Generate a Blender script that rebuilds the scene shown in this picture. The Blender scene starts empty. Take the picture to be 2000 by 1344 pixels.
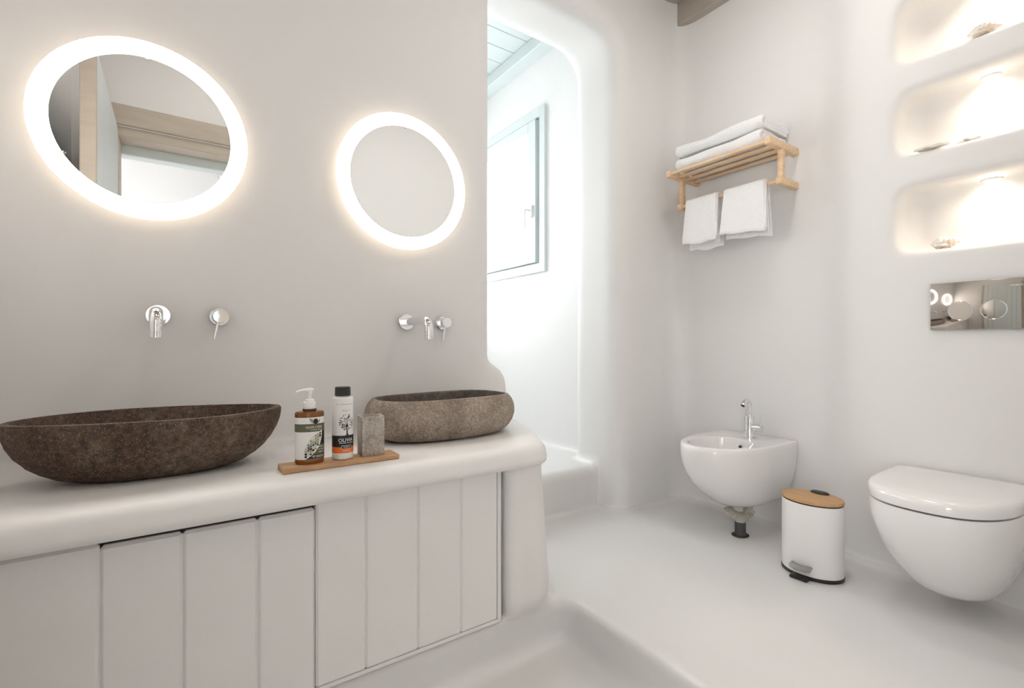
import bpy, bmesh, math, random
import numpy as np
from mathutils import Vector, Matrix

random.seed(7)
SC = bpy.context.scene
COL = SC.collection
PI = math.pi

# ------------------------------------------------------------------ camera
YAW = math.radians(55.4)
cam_d = bpy.data.cameras.new('camera')
cam_d.sensor_width = 36.0
cam_d.lens = 950.0 / 2000.0 * 36.0
cam_d.clip_start = 0.02
cam = bpy.data.objects.new('camera', cam_d)
COL.objects.link(cam)
cam.location = (0, 0, 0.86)
cam.rotation_euler = (PI / 2, 0, YAW - PI / 2)
SC.camera = cam

# ------------------------------------------------------------------ sky
world = bpy.data.worlds.new('sky')
SC.world = world
world.use_nodes = True
bg = world.node_tree.nodes['Background']
bg.inputs[0].default_value = (0.965, 0.985, 1.0, 1)
bg.inputs[1].default_value = 4.6

# ------------------------------------------------------------------ daylight (portals only guide the sky through the openings)
def area_light(name, loc, rot, sx, sy, power=0.0, color=(1, 1, 1), portal=False):
    l = bpy.data.lights.new(name, 'AREA')
    l.shape = 'RECTANGLE'
    l.size, l.size_y = sx, sy
    l.energy = power
    l.color = color
    if portal:
        l.cycles.is_portal = True
    o = bpy.data.objects.new(name, l)
    COL.objects.link(o)
    o.location = loc
    o.rotation_euler = rot
    return o

area_light('shower_window_portal', (2.06, 2.86, 1.86), (0, PI / 2, 0), 1.05, 0.80, portal=True)
area_light('shower_added_window_portal', (1.45, 3.50, 1.65), (-PI / 2, 0, 0), 0.8, 1.10, portal=True)  # guides sky through the added far window
area_light('hall_added_opening_portal', (-1.60, -1.035, 1.025), (0, -PI / 2, 0), 1.55, 1.23, portal=True)  # guides sky through the added hall opening

# ------------------------------------------------------------------ exposure
SC.view_settings.view_transform = 'Standard'
SC.view_settings.look = 'None'
SC.view_settings.gamma = 1.0
SC.view_settings.use_curve_mapping = False
SC.view_settings.exposure = 1.24
SC.cycles.adaptive_threshold = 0.06
SC.cycles.use_light_tree = False
SC.cycles.caustics_reflective = False
SC.cycles.caustics_refractive = False
SC.cycles.max_bounces = 7
SC.cycles.diffuse_bounces = 5
SC.cycles.glossy_bounces = 5
SC.cycles.transmission_bounces = 6
SC.cycles.sample_clamp_indirect = 8.0

# ------------------------------------------------------------------ materials
M = {}

def mat(name, col, rough=0.5, metal=0.0, col2=None, nscale=20.0, bump=0.0, bscale=60.0, detail=2.0,
        stretch=None, coat=0.0, trans=0.0, ior=1.45, sheen=0.0, ramp=(0.35, 0.65), dist=0.002, spec=None, sss=0.0):
    m = bpy.data.materials.new(name)
    m.use_nodes = True
    nt = m.node_tree
    b = nt.nodes['Principled BSDF']
    b.inputs['Base Color'].default_value = (*col, 1)
    b.inputs['Roughness'].default_value = rough
    b.inputs['Metallic'].default_value = metal
    b.inputs['IOR'].default_value = ior
    b.inputs['Coat Weight'].default_value = coat
    b.inputs['Coat Roughness'].default_value = 0.08
    b.inputs['Transmission Weight'].default_value = trans
    b.inputs['Sheen Weight'].default_value = sheen
    if spec is not None:
        b.inputs['Specular IOR Level'].default_value = spec
    if col2 is not None or bump:
        tc = nt.nodes.new('ShaderNodeTexCoord')
        mp = nt.nodes.new('ShaderNodeMapping')
        nt.links.new(tc.outputs['Object'], mp.inputs['Vector'])
        if stretch:
            mp.inputs['Scale'].default_value = stretch
    if col2 is not None:
        n = nt.nodes.new('ShaderNodeTexNoise')
        n.inputs['Scale'].default_value = nscale
        n.inputs['Detail'].default_value = detail
        nt.links.new(mp.outputs['Vector'], n.inputs['Vector'])
        r = nt.nodes.new('ShaderNodeValToRGB')
        r.color_ramp.elements[0].position = ramp[0]
        r.color_ramp.elements[1].position = ramp[1]
        r.color_ramp.elements[0].color = (*col, 1)
        r.color_ramp.elements[1].color = (*col2, 1)
        nt.links.new(n.outputs['Fac'], r.inputs['Fac'])
        nt.links.new(r.outputs['Color'], b.inputs['Base Color'])
    if bump:
        n2 = nt.nodes.new('ShaderNodeTexNoise')
        n2.inputs['Scale'].default_value = bscale
        n2.inputs['Detail'].default_value = 2
        nt.links.new(mp.outputs['Vector'], n2.inputs['Vector'])
        bp = nt.nodes.new('ShaderNodeBump')
        bp.inputs['Strength'].default_value = bump
        bp.inputs['Distance'].default_value = dist
        nt.links.new(n2.outputs['Fac'], bp.inputs['Height'])
        nt.links.new(bp.outputs['Normal'], b.inputs['Normal'])
    M[name] = m
    return m

def emit(name, col, strength):
    m = bpy.data.materials.new(name)
    m.use_nodes = True
    nt = m.node_tree
    nt.nodes.remove(nt.nodes['Principled BSDF'])
    e = nt.nodes.new('ShaderNodeEmission')
    e.inputs[0].default_value = (*col, 1)
    e.inputs[1].default_value = strength
    nt.links.new(e.outputs[0], nt.nodes['Material Output'].inputs['Surface'])
    M[name] = m
    return m

def stone_mat(name, dark, mid, light, speck, scale=9.0, speck_amt=0.62, rough=0.8, bump=0.5, bscale=90, mott=70, mlo=0.45, mhi=1.65):
    m = bpy.data.materials.new(name)
    m.use_nodes = True
    nt = m.node_tree
    b = nt.nodes['Principled BSDF']
    b.inputs['Roughness'].default_value = rough
    tc = nt.nodes.new('ShaderNodeTexCoord')
    n = nt.nodes.new('ShaderNodeTexNoise')
    n.inputs['Scale'].default_value = scale
    n.inputs['Detail'].default_value = 10
    n.inputs['Roughness'].default_value = 0.68
    nt.links.new(tc.outputs['Object'], n.inputs['Vector'])
    r = nt.nodes.new('ShaderNodeValToRGB')
    r.color_ramp.elements[0].position = 0.30
    r.color_ramp.elements[0].color = (*dark, 1)
    r.color_ramp.elements[1].position = 0.72
    r.color_ramp.elements[1].color = (*light, 1)
    e = r.color_ramp.elements.new(0.5)
    e.color = (*mid, 1)
    nt.links.new(n.outputs['Fac'], r.inputs['Fac'])
    n4 = nt.nodes.new('ShaderNodeTexNoise')
    n4.inputs['Scale'].default_value = mott
    n4.inputs['Detail'].default_value = 6
    n4.inputs['Roughness'].default_value = 0.7
    nt.links.new(tc.outputs['Object'], n4.inputs['Vector'])
    r4 = nt.nodes.new('ShaderNodeValToRGB')
    r4.color_ramp.elements[0].position = 0.36
    r4.color_ramp.elements[0].color = (mlo, mlo * 0.95, mlo * 0.91, 1)
    r4.color_ramp.elements[1].position = 0.66
    r4.color_ramp.elements[1].color = (mhi, mhi * 0.985, mhi * 0.97, 1)
    nt.links.new(n4.outputs['Fac'], r4.inputs['Fac'])
    mu = nt.nodes.new('ShaderNodeMix')
    mu.data_type = 'RGBA'
    mu.blend_type = 'MULTIPLY'
    mu.clamp_result = False
    mu.inputs[0].default_value = 1.0
    nt.links.new(r.outputs['Color'], mu.inputs[6])
    nt.links.new(r4.outputs['Color'], mu.inputs[7])
    n3 = nt.nodes.new('ShaderNodeTexNoise')
    n3.inputs['Scale'].default_value = 420
    n3.inputs['Detail'].default_value = 3
    nt.links.new(tc.outputs['Object'], n3.inputs['Vector'])
    r3 = nt.nodes.new('ShaderNodeValToRGB')
    r3.color_ramp.elements[0].position = speck_amt
    r3.color_ramp.elements[0].color = (0, 0, 0, 1)
    r3.color_ramp.elements[1].position = speck_amt + 0.09
    r3.color_ramp.elements[1].color = (1, 1, 1, 1)
    nt.links.new(n3.outputs['Fac'], r3.inputs['Fac'])
    mx = nt.nodes.new('ShaderNodeMix')
    mx.data_type = 'RGBA'
    nt.links.new(r3.outputs['Color'], mx.inputs[0])
    nt.links.new(mu.outputs[2], mx.inputs[6])
    mx.inputs[7].default_value = (*speck, 1)
    nt.links.new(mx.outputs[2], b.inputs['Base Color'])
    n2 = nt.nodes.new('ShaderNodeTexNoise')
    n2.inputs['Scale'].default_value = bscale
    n2.inputs['Detail'].default_value = 8
    nt.links.new(tc.outputs['Object'], n2.inputs['Vector'])
    bp = nt.nodes.new('ShaderNodeBump')
    bp.inputs['Strength'].default_value = bump
    bp.inputs['Distance'].default_value = 0.004
    nt.links.new(n2.outputs['Fac'], bp.inputs['Height'])
    nt.links.new(bp.outputs['Normal'], b.inputs['Normal'])
    M[name] = m
    return m

mat('plaster', (0.812, 0.80, 0.79), 0.62, bump=0.10, bscale=14, dist=0.01)
mat('plaster_top', (0.80, 0.782, 0.766), 0.45, bump=0.12, bscale=22, dist=0.006)
mat('floor_screed', (0.715, 0.70, 0.69), 0.34, col2=(0.76, 0.745, 0.735), nscale=1.6, bump=0.05, bscale=9, dist=0.01, coat=0.25)
mat('white_paint', (0.83, 0.81, 0.795), 0.42, bump=0.04, bscale=30)
mat('blue_grey_paint', (0.63, 0.68, 0.68), 0.45, bump=0.03, bscale=40)
mat('beige_wood', (0.50, 0.44, 0.36), 0.5, col2=(0.55, 0.48, 0.40), nscale=5, stretch=(1, 6, 6), bump=0.05, bscale=40)
mat('taupe_wood', (0.42, 0.37, 0.32), 0.55, col2=(0.47, 0.42, 0.365), nscale=6, stretch=(8, 1, 8), bump=0.08, bscale=30)
mat('porcelain', (0.84, 0.82, 0.81), 0.12, coat=0.6, spec=0.6)
mat('chrome', (0.86, 0.865, 0.87), 0.05, 1.0)
mat('pedal_steel', (0.42, 0.42, 0.42), 0.16, 1.0)
mat('plate_steel', (0.62, 0.58, 0.54), 0.05, 1.0)
mat('mirror_silver', (0.88, 0.885, 0.88), 0.0, 1.0)
mat('pine', (0.84, 0.64, 0.43), 0.5, col2=(0.77, 0.52, 0.31), nscale=7, stretch=(9, 1, 9), bump=0.06, bscale=40)
mat('bamboo', (0.60, 0.36, 0.17), 0.42, col2=(0.50, 0.28, 0.12), nscale=9, stretch=(14, 1.2, 14), bump=0.03, bscale=50)
mat('acacia', (0.43, 0.24, 0.12), 0.5, col2=(0.56, 0.34, 0.18), nscale=8, stretch=(1.5, 14, 10), bump=0.08, bscale=40)
mat('black_plastic', (0.018, 0.016, 0.015), 0.4)
mat('bin_white', (0.81, 0.79, 0.78), 0.38)
mat('white_plastic', (0.86, 0.85, 0.84), 0.3)
mat('towel', (0.96, 0.955, 0.955), 0.95, bump=0.8, bscale=190, dist=0.006, sheen=0.3)
mat('shell', (0.90, 0.86, 0.80), 0.5, col2=(0.84, 0.70, 0.58), nscale=30, bump=0.3, bscale=80)
mat('coral_white', (0.84, 0.80, 0.74), 0.8, col2=(0.70, 0.66, 0.60), nscale=60, bump=0.6, bscale=200)
mat('hose_grey', (0.50, 0.46, 0.41), 0.55)
mat('pipe_grey', (0.07, 0.07, 0.072), 0.5)
mat('hole_shade', (0.06, 0.045, 0.035), 0.8)  # dark tone standing in for the shade inside holes
mat('amber', (0.34, 0.10, 0.012), 0.06, trans=0.7, ior=1.4, coat=0.5)
mat('label_white', (0.80, 0.785, 0.76), 0.45)
mat('ink_black', (0.015, 0.015, 0.014), 0.5)
mat('ink_olive', (0.115, 0.11, 0.065), 0.5)
mat('ink_orange', (0.80, 0.17, 0.02), 0.45)
mat('ink_white', (0.85, 0.84, 0.82), 0.5)
mat('ink_sage', (0.30, 0.33, 0.24), 0.5)
mat('ink_tan', (0.42, 0.30, 0.15), 0.5)
mat('ink_pale', (0.55, 0.58, 0.52), 0.5)
mat('gap_shade', (0.10, 0.09, 0.08), 0.9)  # dark colour put in for the shade of narrow gaps
mat('etched_grey', (0.85, 0.83, 0.80), 0.6)
mat('red_dot', (0.6, 0.02, 0.02), 0.4)
stone_mat('stone_brown', (0.040, 0.017, 0.008), (0.075, 0.043, 0.026), (0.15, 0.115, 0.088), (0.30, 0.24, 0.19), 6, 0.59, 0.72, 0.7, 90)
stone_mat('stone_grey', (0.15, 0.115, 0.085), (0.30, 0.245, 0.20), (0.46, 0.40, 0.34), (0.62, 0.56, 0.49), 8, 0.60, 0.85, 0.9, 140, 150, 0.62, 1.30)
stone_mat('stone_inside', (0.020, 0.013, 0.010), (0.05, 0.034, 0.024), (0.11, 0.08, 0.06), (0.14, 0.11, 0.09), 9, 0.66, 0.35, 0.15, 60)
stone_mat('stone_sand', (0.28, 0.25, 0.22), (0.46, 0.42, 0.38), (0.62, 0.58, 0.53), (0.66, 0.63, 0.59), 26, 0.62, 0.9, 0.8, 200, 330, 0.62, 1.3)
emit('ring_light', (1.0, 0.945, 0.88), 11.5)
emit('ring_edge', (1.0, 0.84, 0.66), 0.9)
emit('fill_lamp_glow', (1.0, 0.97, 0.94), 8.5)
emit('fill_lamp_glow_dim', (1.0, 0.955, 0.91), 4.0)
emit('spot_lens', (1.0, 0.86, 0.68), 30.0)

glass = bpy.data.materials.new('window_glass')
glass.use_nodes = True
_nt = glass.node_tree
_nt.nodes.remove(_nt.nodes['Principled BSDF'])
_t = _nt.nodes.new('ShaderNodeBsdfTransparent')
_t.inputs[0].default_value = (0.95, 0.97, 0.97, 1)
_g = _nt.nodes.new('ShaderNodeBsdfGlossy')
_g.inputs['Roughness'].default_value = 0.02
_m = _nt.nodes.new('ShaderNodeMixShader')
_m.inputs[0].default_value = 0.05
_nt.links.new(_t.outputs[0], _m.inputs[1])
_nt.links.new(_g.outputs[0], _m.inputs[2])
_nt.links.new(_m.outputs[0], _nt.nodes['Material Output'].inputs['Surface'])
M['glass'] = glass

# ------------------------------------------------------------------ mesh helpers
def link(name, me, m, parent=None, loc=None, rotz=None):
    o = bpy.data.objects.new(name, me)
    COL.objects.link(o)
    if m:
        me.materials.clear()
        me.materials.append(M[m])
    if parent:
        o.parent = parent
    if loc is not None:
        o.location = loc
    if rotz is not None:
        o.rotation_euler = (0, 0, rotz)
    return o

def mesh(name, verts, faces, m, parent=None, smooth=True, loc=None, rotz=None, angle=35):
    me = bpy.data.meshes.new(name)
    me.from_pydata([tuple(v) for v in verts], [], faces)
    bm = bmesh.new()
    bm.from_mesh(me)
    bmesh.ops.recalc_face_normals(bm, faces=bm.faces)
    if smooth:
        for f in bm.faces:
            f.smooth = True
        lim = math.radians(angle)
        for e in bm.edges:
            if len(e.link_faces) == 2 and e.calc_face_angle(0) > lim:
                e.smooth = False
    bm.to_mesh(me)
    bm.free()
    return link(name, me, m, parent, loc, rotz)

def box_bm(lo, hi, bev=0.0, seg=2):
    bm = bmesh.new()
    bmesh.ops.create_cube(bm, size=1)
    s = [hi[i] - lo[i] for i in range(3)]
    c = [(hi[i] + lo[i]) / 2 for i in range(3)]
    bmesh.ops.scale(bm, vec=s, verts=bm.verts)
    bmesh.ops.translate(bm, vec=c, verts=bm.verts)
    if bev:
        bmesh.ops.bevel(bm, geom=list(bm.edges), offset=bev, segments=seg, profile=0.5, affect='EDGES')
        for f in bm.faces:
            f.smooth = True
    return bm

def from_bm(name, bm, m, parent=None, loc=None, rotz=None):
    me = bpy.data.meshes.new(name)
    bmesh.ops.recalc_face_normals(bm, faces=bm.faces)
    lim = math.radians(35)
    for e in bm.edges:
        if len(e.link_faces) == 2 and e.calc_face_angle(0) > lim:
            e.smooth = False
    bm.to_mesh(me)
    bm.free()
    return link(name, me, m, parent, loc, rotz)

def box(name, lo, hi, m, parent=None, bev=0.0, seg=2):
    return from_bm(name, box_bm(lo, hi, bev, seg), m, parent)

def rings(name, rs, m, parent=None, cap0=True, cap1=True, closed=True, loc=None, rotz=None, angle=35):
    n = len(rs[0])
    v = [p for r in rs for p in r]
    f = []
    for i in range(len(rs) - 1):
        for j in range(n if closed else n - 1):
            k = (j + 1) % n
            f.append((i * n + j, i * n + k, (i + 1) * n + k, (i + 1) * n + j))
    if cap0:
        f.append(tuple(range(n - 1, -1, -1)))
    if cap1:
        b = (len(rs) - 1) * n
        f.append(tuple(range(b, b + n)))
    return mesh(name, v, f, m, parent, True, loc, rotz, angle)

def lathe(name, prof, m, parent=None, n=40, axis='Z', c=(0, 0, 0), sx=1.0, sy=1.0, loc=None, angle=35):
    """prof: (radius, height) pairs; axis the lathe's own axis."""
    rs = []
    for r, h in prof:
        ring = []
        for j in range(n):
            a = 2 * PI * j / n
            u, w = max(r, 1e-5) * math.cos(a) * sx, max(r, 1e-5) * math.sin(a) * sy
            if axis == 'Z':
                p = (c[0] + u, c[1] + w, c[2] + h)
            elif axis == 'Y':
                p = (c[0] + u, c[1] + h, c[2] + w)
            else:
                p = (c[0] + h, c[1] + u, c[2] + w)
            ring.append(p)
        rs.append(ring)
    return rings(name, rs, m, parent, True, True, True, loc, None, angle)

def tube(name, pts, rad, m, parent=None, n=18, cap=True, angle=35):
    pts = [Vector(p) for p in pts]
    rads = rad if isinstance(rad, (list, tuple)) else [rad] * len(pts)
    rs = []
    t0 = (pts[1] - pts[0]).normalized()
    nrm = t0.orthogonal().normalized()
    for i, p in enumerate(pts):
        a = pts[max(i - 1, 0)]
        b = pts[min(i + 1, len(pts) - 1)]
        t = (b - a).normalized()
        nrm = (nrm - t * nrm.dot(t)).normalized()
        bi = t.cross(nrm)
        rs.append([p + (nrm * math.cos(2 * PI * j / n) + bi * math.sin(2 * PI * j / n)) * rads[i] for j in range(n)])
    return rings(name, rs, m, parent, cap, cap, True, None, None, angle)

def arc(c, r, a0, a1, n, u, w):
    u, w, c = Vector(u), Vector(w), Vector(c)
    return [c + u * (r * math.cos(a0 + (a1 - a0) * i / n)) + w * (r * math.sin(a0 + (a1 - a0) * i / n)) for i in range(n + 1)]

def empty(name, label=None, cat=None, loc=(0, 0, 0), rotz=0, group=None, kind=None):
    o = bpy.data.objects.new(name, None)
    o.empty_display_size = 0.05
    COL.objects.link(o)
    o.location = loc
    o.rotation_euler = (0, 0, rotz)
    return tag(o, label, cat, group, kind)

def tag(o, label=None, cat=None, group=None, kind=None):
    if label:
        o['label'] = label
    if cat:
        o['category'] = cat
    if group:
        o['group'] = group
    if kind:
        o['kind'] = kind
    return o

def copy_tree(o, parent=None):
    c = o.copy()
    COL.objects.link(c)
    c.parent = parent
    for ch in list(o.children):
        copy_tree(ch, c)
    return c

def struct(o, label=None):
    o['kind'] = 'structure'
    if label:
        o['label'] = label
    return o

def text_mesh(s, size, align='CENTER'):
    cu = bpy.data.curves.new('txt', 'FONT')
    cu.body = s
    cu.size = size
    cu.align_x = align
    cu.align_y = 'CENTER'
    cu.resolution_u = 3
    o = bpy.data.objects.new('txt', cu)
    COL.objects.link(o)
    dg = bpy.context.evaluated_depsgraph_get()
    me = bpy.data.meshes.new_from_object(o.evaluated_get(dg))
    v = [tuple(x.co) for x in me.vertices]
    f = [tuple(p.vertices) for p in me.polygons]
    bpy.data.objects.remove(o)
    bpy.data.curves.remove(cu)
    bpy.data.meshes.remove(me)
    return v, f

# ------------------------------------------------------------------ plaster shell as one smooth field, split into its walls and floors
def smin(a, b, k):
    h = np.clip(0.5 + 0.5 * (b - a) / k, 0, 1)
    return b * (1 - h) + a * h - k * h * (1 - h)

def smax(a, b, k):
    return -smin(-a, -b, k)

def rbox(X, Y, Z, c, hs, r):
    qx, qy, qz = np.abs(X - c[0]) - hs[0] + r, np.abs(Y - c[1]) - hs[1] + r, np.abs(Z - c[2]) - hs[2] + r
    return (np.sqrt(np.maximum(qx, 0) ** 2 + np.maximum(qy, 0) ** 2 + np.maximum(qz, 0) ** 2)
            + np.minimum(np.maximum(qx, np.maximum(qy, qz)), 0) - r)

WB = 1.72            # face of the wall behind the basins
TOP = 0.547          # worktop
NICHES = ((1.198, 1.433), (1.557, 1.787), (1.90, 2.13))
IDS = ['wall_back', 'wall_right', 'floor', 'floor_lower', 'vanity_counter', 'floor_shower', 'wall_shower']

def parts(X, Y, Z):
    n = 0.0022 * (np.sin(3.1 * X + 1.3 * Y + 0.4) * np.sin(2.7 * Z + 0.5 + 1.1 * Y) + 0.7 * np.sin(7 * X + 2) * np.sin(6.1 * Y + 1 + 2 * Z) * np.sin(5.3 * Z + X))
    slab = np.maximum(WB - Y, Y - 2.07)
    r = 0.15
    qx, qz = np.abs(X - 1.47) - 0.37 + r, np.abs(Z - 0.225) - 2.225 + r
    op = np.sqrt(np.maximum(qx, 0) ** 2 + np.maximum(qz, 0) ** 2) + np.minimum(np.maximum(qx, qz), 0) - r
    jut = smax(X - 1.195, Z - 0.775, 0.10)
    op = smax(op, -jut, 0.06)
    wall = smax(slab, -op, 0.10) + n
    xw = 2.21 + 0.12 * (0.5 + 0.5 * np.tanh((Y - 0.90) / 0.09))
    wr = (xw - X) * 0.93 + n
    for z0, z1 in NICHES:
        nb = rbox(X, Y, Z, (2.20, 0.435, (z0 + z1) / 2), (0.15, 0.245, (z1 - z0) / 2), 0.055)
        wr = smax(wr, -nb, 0.035)
    wr = np.maximum(wr, Y - 2.02)
    u = smin(1.085 - X, 1.262 - Y, 0.08)
    up = smax(Z, u, 0.032) + 0.5 * n
    lo = Z + 0.14 + 0.5 * n
    # worktop: slab and the rounded end that runs down as a post
    e1 = ((X - 1.2) * 0.968 - (Y - 1.72) * 0.251)
    e2 = ((X - 1.13) * 0.842 - (Y - 1.45) * 0.539)
    end = smax(e1, e2, 0.12)
    sl = smax(smax(end, 1.185 - Y, 0.05), Z - TOP, 0.05)
    sl = smax(sl, (TOP - 0.066) - Z, 0.02)
    flare = 0.035 * np.clip((0.5 - Z) / 0.5, 0, 1)
    ps = smax(smax(end - flare + 0.012, 1.232 - Y, 0.07), Z - 0.53, 0.03)
    ps = smax(ps, 0.838 - X, 0.03)
    ps = smax(ps, 0.0 - Z, 0.06)
    top = np.maximum(smin(sl, ps, 0.03) + 0.6 * n, Y - 1.75)
    sf = smax(Z - 0.216, 1.87 - Y, 0.05) + 0.5 * n
    sw = np.maximum(1.95 - X, 2.0 - Y) + n
    hole = np.maximum(np.maximum(2.475 - Y, Y - 3.25), np.maximum(1.37 - Z, Z - 2.35))
    sw = np.maximum(sw, -hole)
    return [wall, wr, up, lo, top, sf, sw]

def field(X, Y, Z):
    w, wr, up, lo, top, sf, sw = parts(X, Y, Z)
    f = smin(w, wr, 0.12)
    f = smin(f, sw, 0.05)
    f = smin(f, sf, 0.05)
    f = smin(f, top, 0.025)
    g = smin(up, lo, 0.055)
    return smin(f, g, 0.035)

def build_shell(h=0.018):
    lo = np.array((-0.47, -0.10, -0.19))
    hi = np.array((2.40, 3.46, 2.86))
    n = np.ceil((hi - lo) / h).astype(int) + 1
    ax = [lo[i] + h * np.arange(n[i]) for i in range(3)]
    F = np.empty(n, dtype=np.float32)
    for i0 in range(0, n[0], 24):
        X, Y, Z = np.meshgrid(ax[0][i0:i0 + 24], ax[1], ax[2], indexing='ij')
        F[i0:i0 + 24] = field(X, Y, Z)
    S = F < 0
    c = np.zeros(n - 1, dtype=np.int8)
    for dx in (0, 1):
        for dy in (0, 1):
            for dz in (0, 1):
                c += S[dx:n[0] - 1 + dx, dy:n[1] - 1 + dy, dz:n[2] - 1 + dz]
    act = (c > 0) & (c < 8)
    I = np.argwhere(act)
    idx = -np.ones(n - 1, dtype=np.int64)
    idx[act] = np.arange(len(I))
    acc = np.zeros((len(I), 3))
    cnt = np.zeros(len(I))
    cor = [(a, b, d) for a in (0, 1) for b in (0, 1) for d in (0, 1)]
    val = {q: F[I[:, 0] + q[0], I[:, 1] + q[1], I[:, 2] + q[2]].astype(float) for q in cor}
    for a in range(3):
        for q in cor:
            if q[a]:
                continue
            q2 = list(q)
            q2[a] = 1
            q2 = tuple(q2)
            v0, v1 = val[q], val[q2]
            mk = (v0 < 0) != (v1 < 0)
            t = np.where(mk, v0 / np.where(mk, v0 - v1, 1), 0)
            p = np.tile(np.array(q, float), (len(I), 1))
            p[:, a] += t
            acc[mk] += p[mk]
            cnt[mk] += 1
    P = lo + h * (I + acc / cnt[:, None])
    e = 1e-3
    for _ in range(3):
        f0 = field(P[:, 0], P[:, 1], P[:, 2])
        g = np.stack([(field(P[:, 0] + e * (k == 0), P[:, 1] + e * (k == 1), P[:, 2] + e * (k == 2)) - f0) / e for k in range(3)], 1)
        g2 = np.maximum((g ** 2).sum(1), 0.2)
        st = np.clip(f0 / g2, -0.4 * h, 0.4 * h)
        P = P - g * st[:, None]
    quads = []
    for a in range(3):
        b, d = (a + 1) % 3, (a + 2) % 3
        sl0 = [slice(None)] * 3
        sl1 = [slice(None)] * 3
        sl0[a] = slice(0, n[a] - 1)
        sl1[a] = slice(1, n[a])
        s0, s1 = S[tuple(sl0)], S[tuple(sl1)]
        E = np.argwhere(s0 != s1)
        E = E[(E[:, b] > 0) & (E[:, b] < n[b] - 1) & (E[:, d] > 0) & (E[:, d] < n[d] - 1)]
        inside = s0[E[:, 0], E[:, 1], E[:, 2]]
        def at(ob, od):
            q = E.copy()
            q[:, b] += ob
            q[:, d] += od
            return idx[q[:, 0], q[:, 1], q[:, 2]]
        Q = np.stack([at(-1, -1), at(0, -1), at(0, 0), at(-1, 0)], 1)
        Q[~inside] = Q[~inside][:, ::-1]
        quads.append(Q)
    Q = np.concatenate(quads)
    C = P[Q].mean(1)
    lab = np.argmin(np.stack(parts(C[:, 0], C[:, 1], C[:, 2]), 1), 1)
    zf = 0.021
    isw = (lab == 0) | (lab == 1) | (lab == 5)
    lab = np.where(isw & (C[:, 2] < zf) & (C[:, 2] > -0.05), 2, lab)
    hi_f = (lab == 2) & (C[:, 2] >= zf)
    pr = np.stack(parts(C[:, 0], C[:, 1], C[:, 2]), 1)
    alt = np.array([0, 1, 4, 5])[np.argmin(pr[:, [0, 1, 4, 5]], 1)]
    lab = np.where(hi_f, alt, lab)
    out = {}
    for k, name in enumerate(IDS):
        q = Q[lab == k]
        used, inv = np.unique(q, return_inverse=True)
        me = bpy.data.meshes.new(name)
        pv = P[used]
        q2 = inv.reshape(q.shape)
        me.vertices.add(len(pv))
        me.vertices.foreach_set('co', pv.astype(np.float32).ravel())
        me.loops.add(q2.size)
        me.loops.foreach_set('vertex_index', q2.astype(np.int32).ravel())
        me.polygons.add(len(q2))
        me.polygons.foreach_set('loop_start', np.arange(0, q2.size, 4, dtype=np.int32))
        me.update(calc_edges=True)
        me.polygons.foreach_set('use_smooth', np.ones(len(q2), dtype=bool))
        # exact normals from the field, so flat walls stay even and the seams do not show
        f0 = field(pv[:, 0], pv[:, 1], pv[:, 2])
        g = np.stack([(field(pv[:, 0] + e * (k2 == 0), pv[:, 1] + e * (k2 == 1), pv[:, 2] + e * (k2 == 2)) - f0) / e for k2 in range(3)], 1)
        g /= np.maximum(np.linalg.norm(g, axis=1, keepdims=True), 1e-6)
        me.normals_split_custom_set_from_vertices([tuple(x) for x in g])
        out[name] = me
    return out

shell = build_shell()
struct(link('wall_back', shell['wall_back'], 'plaster'))
struct(link('wall_right', shell['wall_right'], 'plaster'))
struct(link('floor', shell['floor'], 'floor_screed'))
struct(link('floor_lower', shell['floor_lower'], 'floor_screed'))
struct(link('floor_shower', shell['floor_shower'], 'floor_screed'))
struct(link('wall_shower', shell['wall_shower'], 'plaster'))
tag(link('vanity_counter', shell['vanity_counter'], 'plaster_top'),
    'white plastered vanity worktop with rounded edge and end post', 'worktop')

# ------------------------------------------------------------------ rest of the room shell
struct(box('wall_left', (-0.60, -0.4, -0.25), (-0.46, 1.75, 2.9), 'plaster'))
dw = empty('wall_front', kind='structure')
box('wall_pier', (-0.60, -0.28, -0.25), (-0.30, -0.085, 2.9), 'plaster', dw)
box('wall_lintel', (-0.30, -0.28, 2.07), (0.85, -0.085, 2.9), 'plaster', dw)
box('wall_panel', (0.85, -0.28, -0.25), (2.60, -0.085, 2.9), 'plaster', dw)
# main ceiling with beams
ce = empty('ceiling', kind='structure')
x = -0.5
while x < 2.45:
    box('ceiling_board', (x + 0.001, -0.3, 2.745), (x + 0.139, 1.80, 2.765), 'taupe_wood', ce, 0.002, 1)
    x += 0.14
box('ceiling_deck', (-0.6, -0.3, 2.762), (2.6, 1.86, 2.80), 'taupe_wood', ce)
for x in (-0.2, 0.82, 2.335):
    box('ceiling_beam', (x - 0.05, -0.3, 2.62), (x + 0.05, 1.76, 2.75), 'taupe_wood', ce, 0.008, 2)
for lx, ly, lab in ((0.25, 0.55, 'added fill lamp, round and white, out of view over the vanity'), (1.50, 0.82, 'added fill lamp, round and white, out of view over the raised floor')):  # unseen lamps, added to brighten the room from above
    cl = empty('fill_lamp', lab, 'lamp', (lx, ly, 2.744), 0, 'added fill lamps')
    lathe('fill_lamp_base', [(0.0, 0.0), (0.19, 0.0), (0.19, -0.03), (0.0, -0.03)], 'white_plastic', cl, 40)
    lathe('diffuser', [(0.0, -0.075), (0.10, -0.07), (0.15, -0.058), (0.175, -0.04), (0.18, -0.0305), (0.0, -0.0305)][::-1], 'fill_lamp_glow' if lx > 1 else 'fill_lamp_glow_dim', cl, 24)
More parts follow.
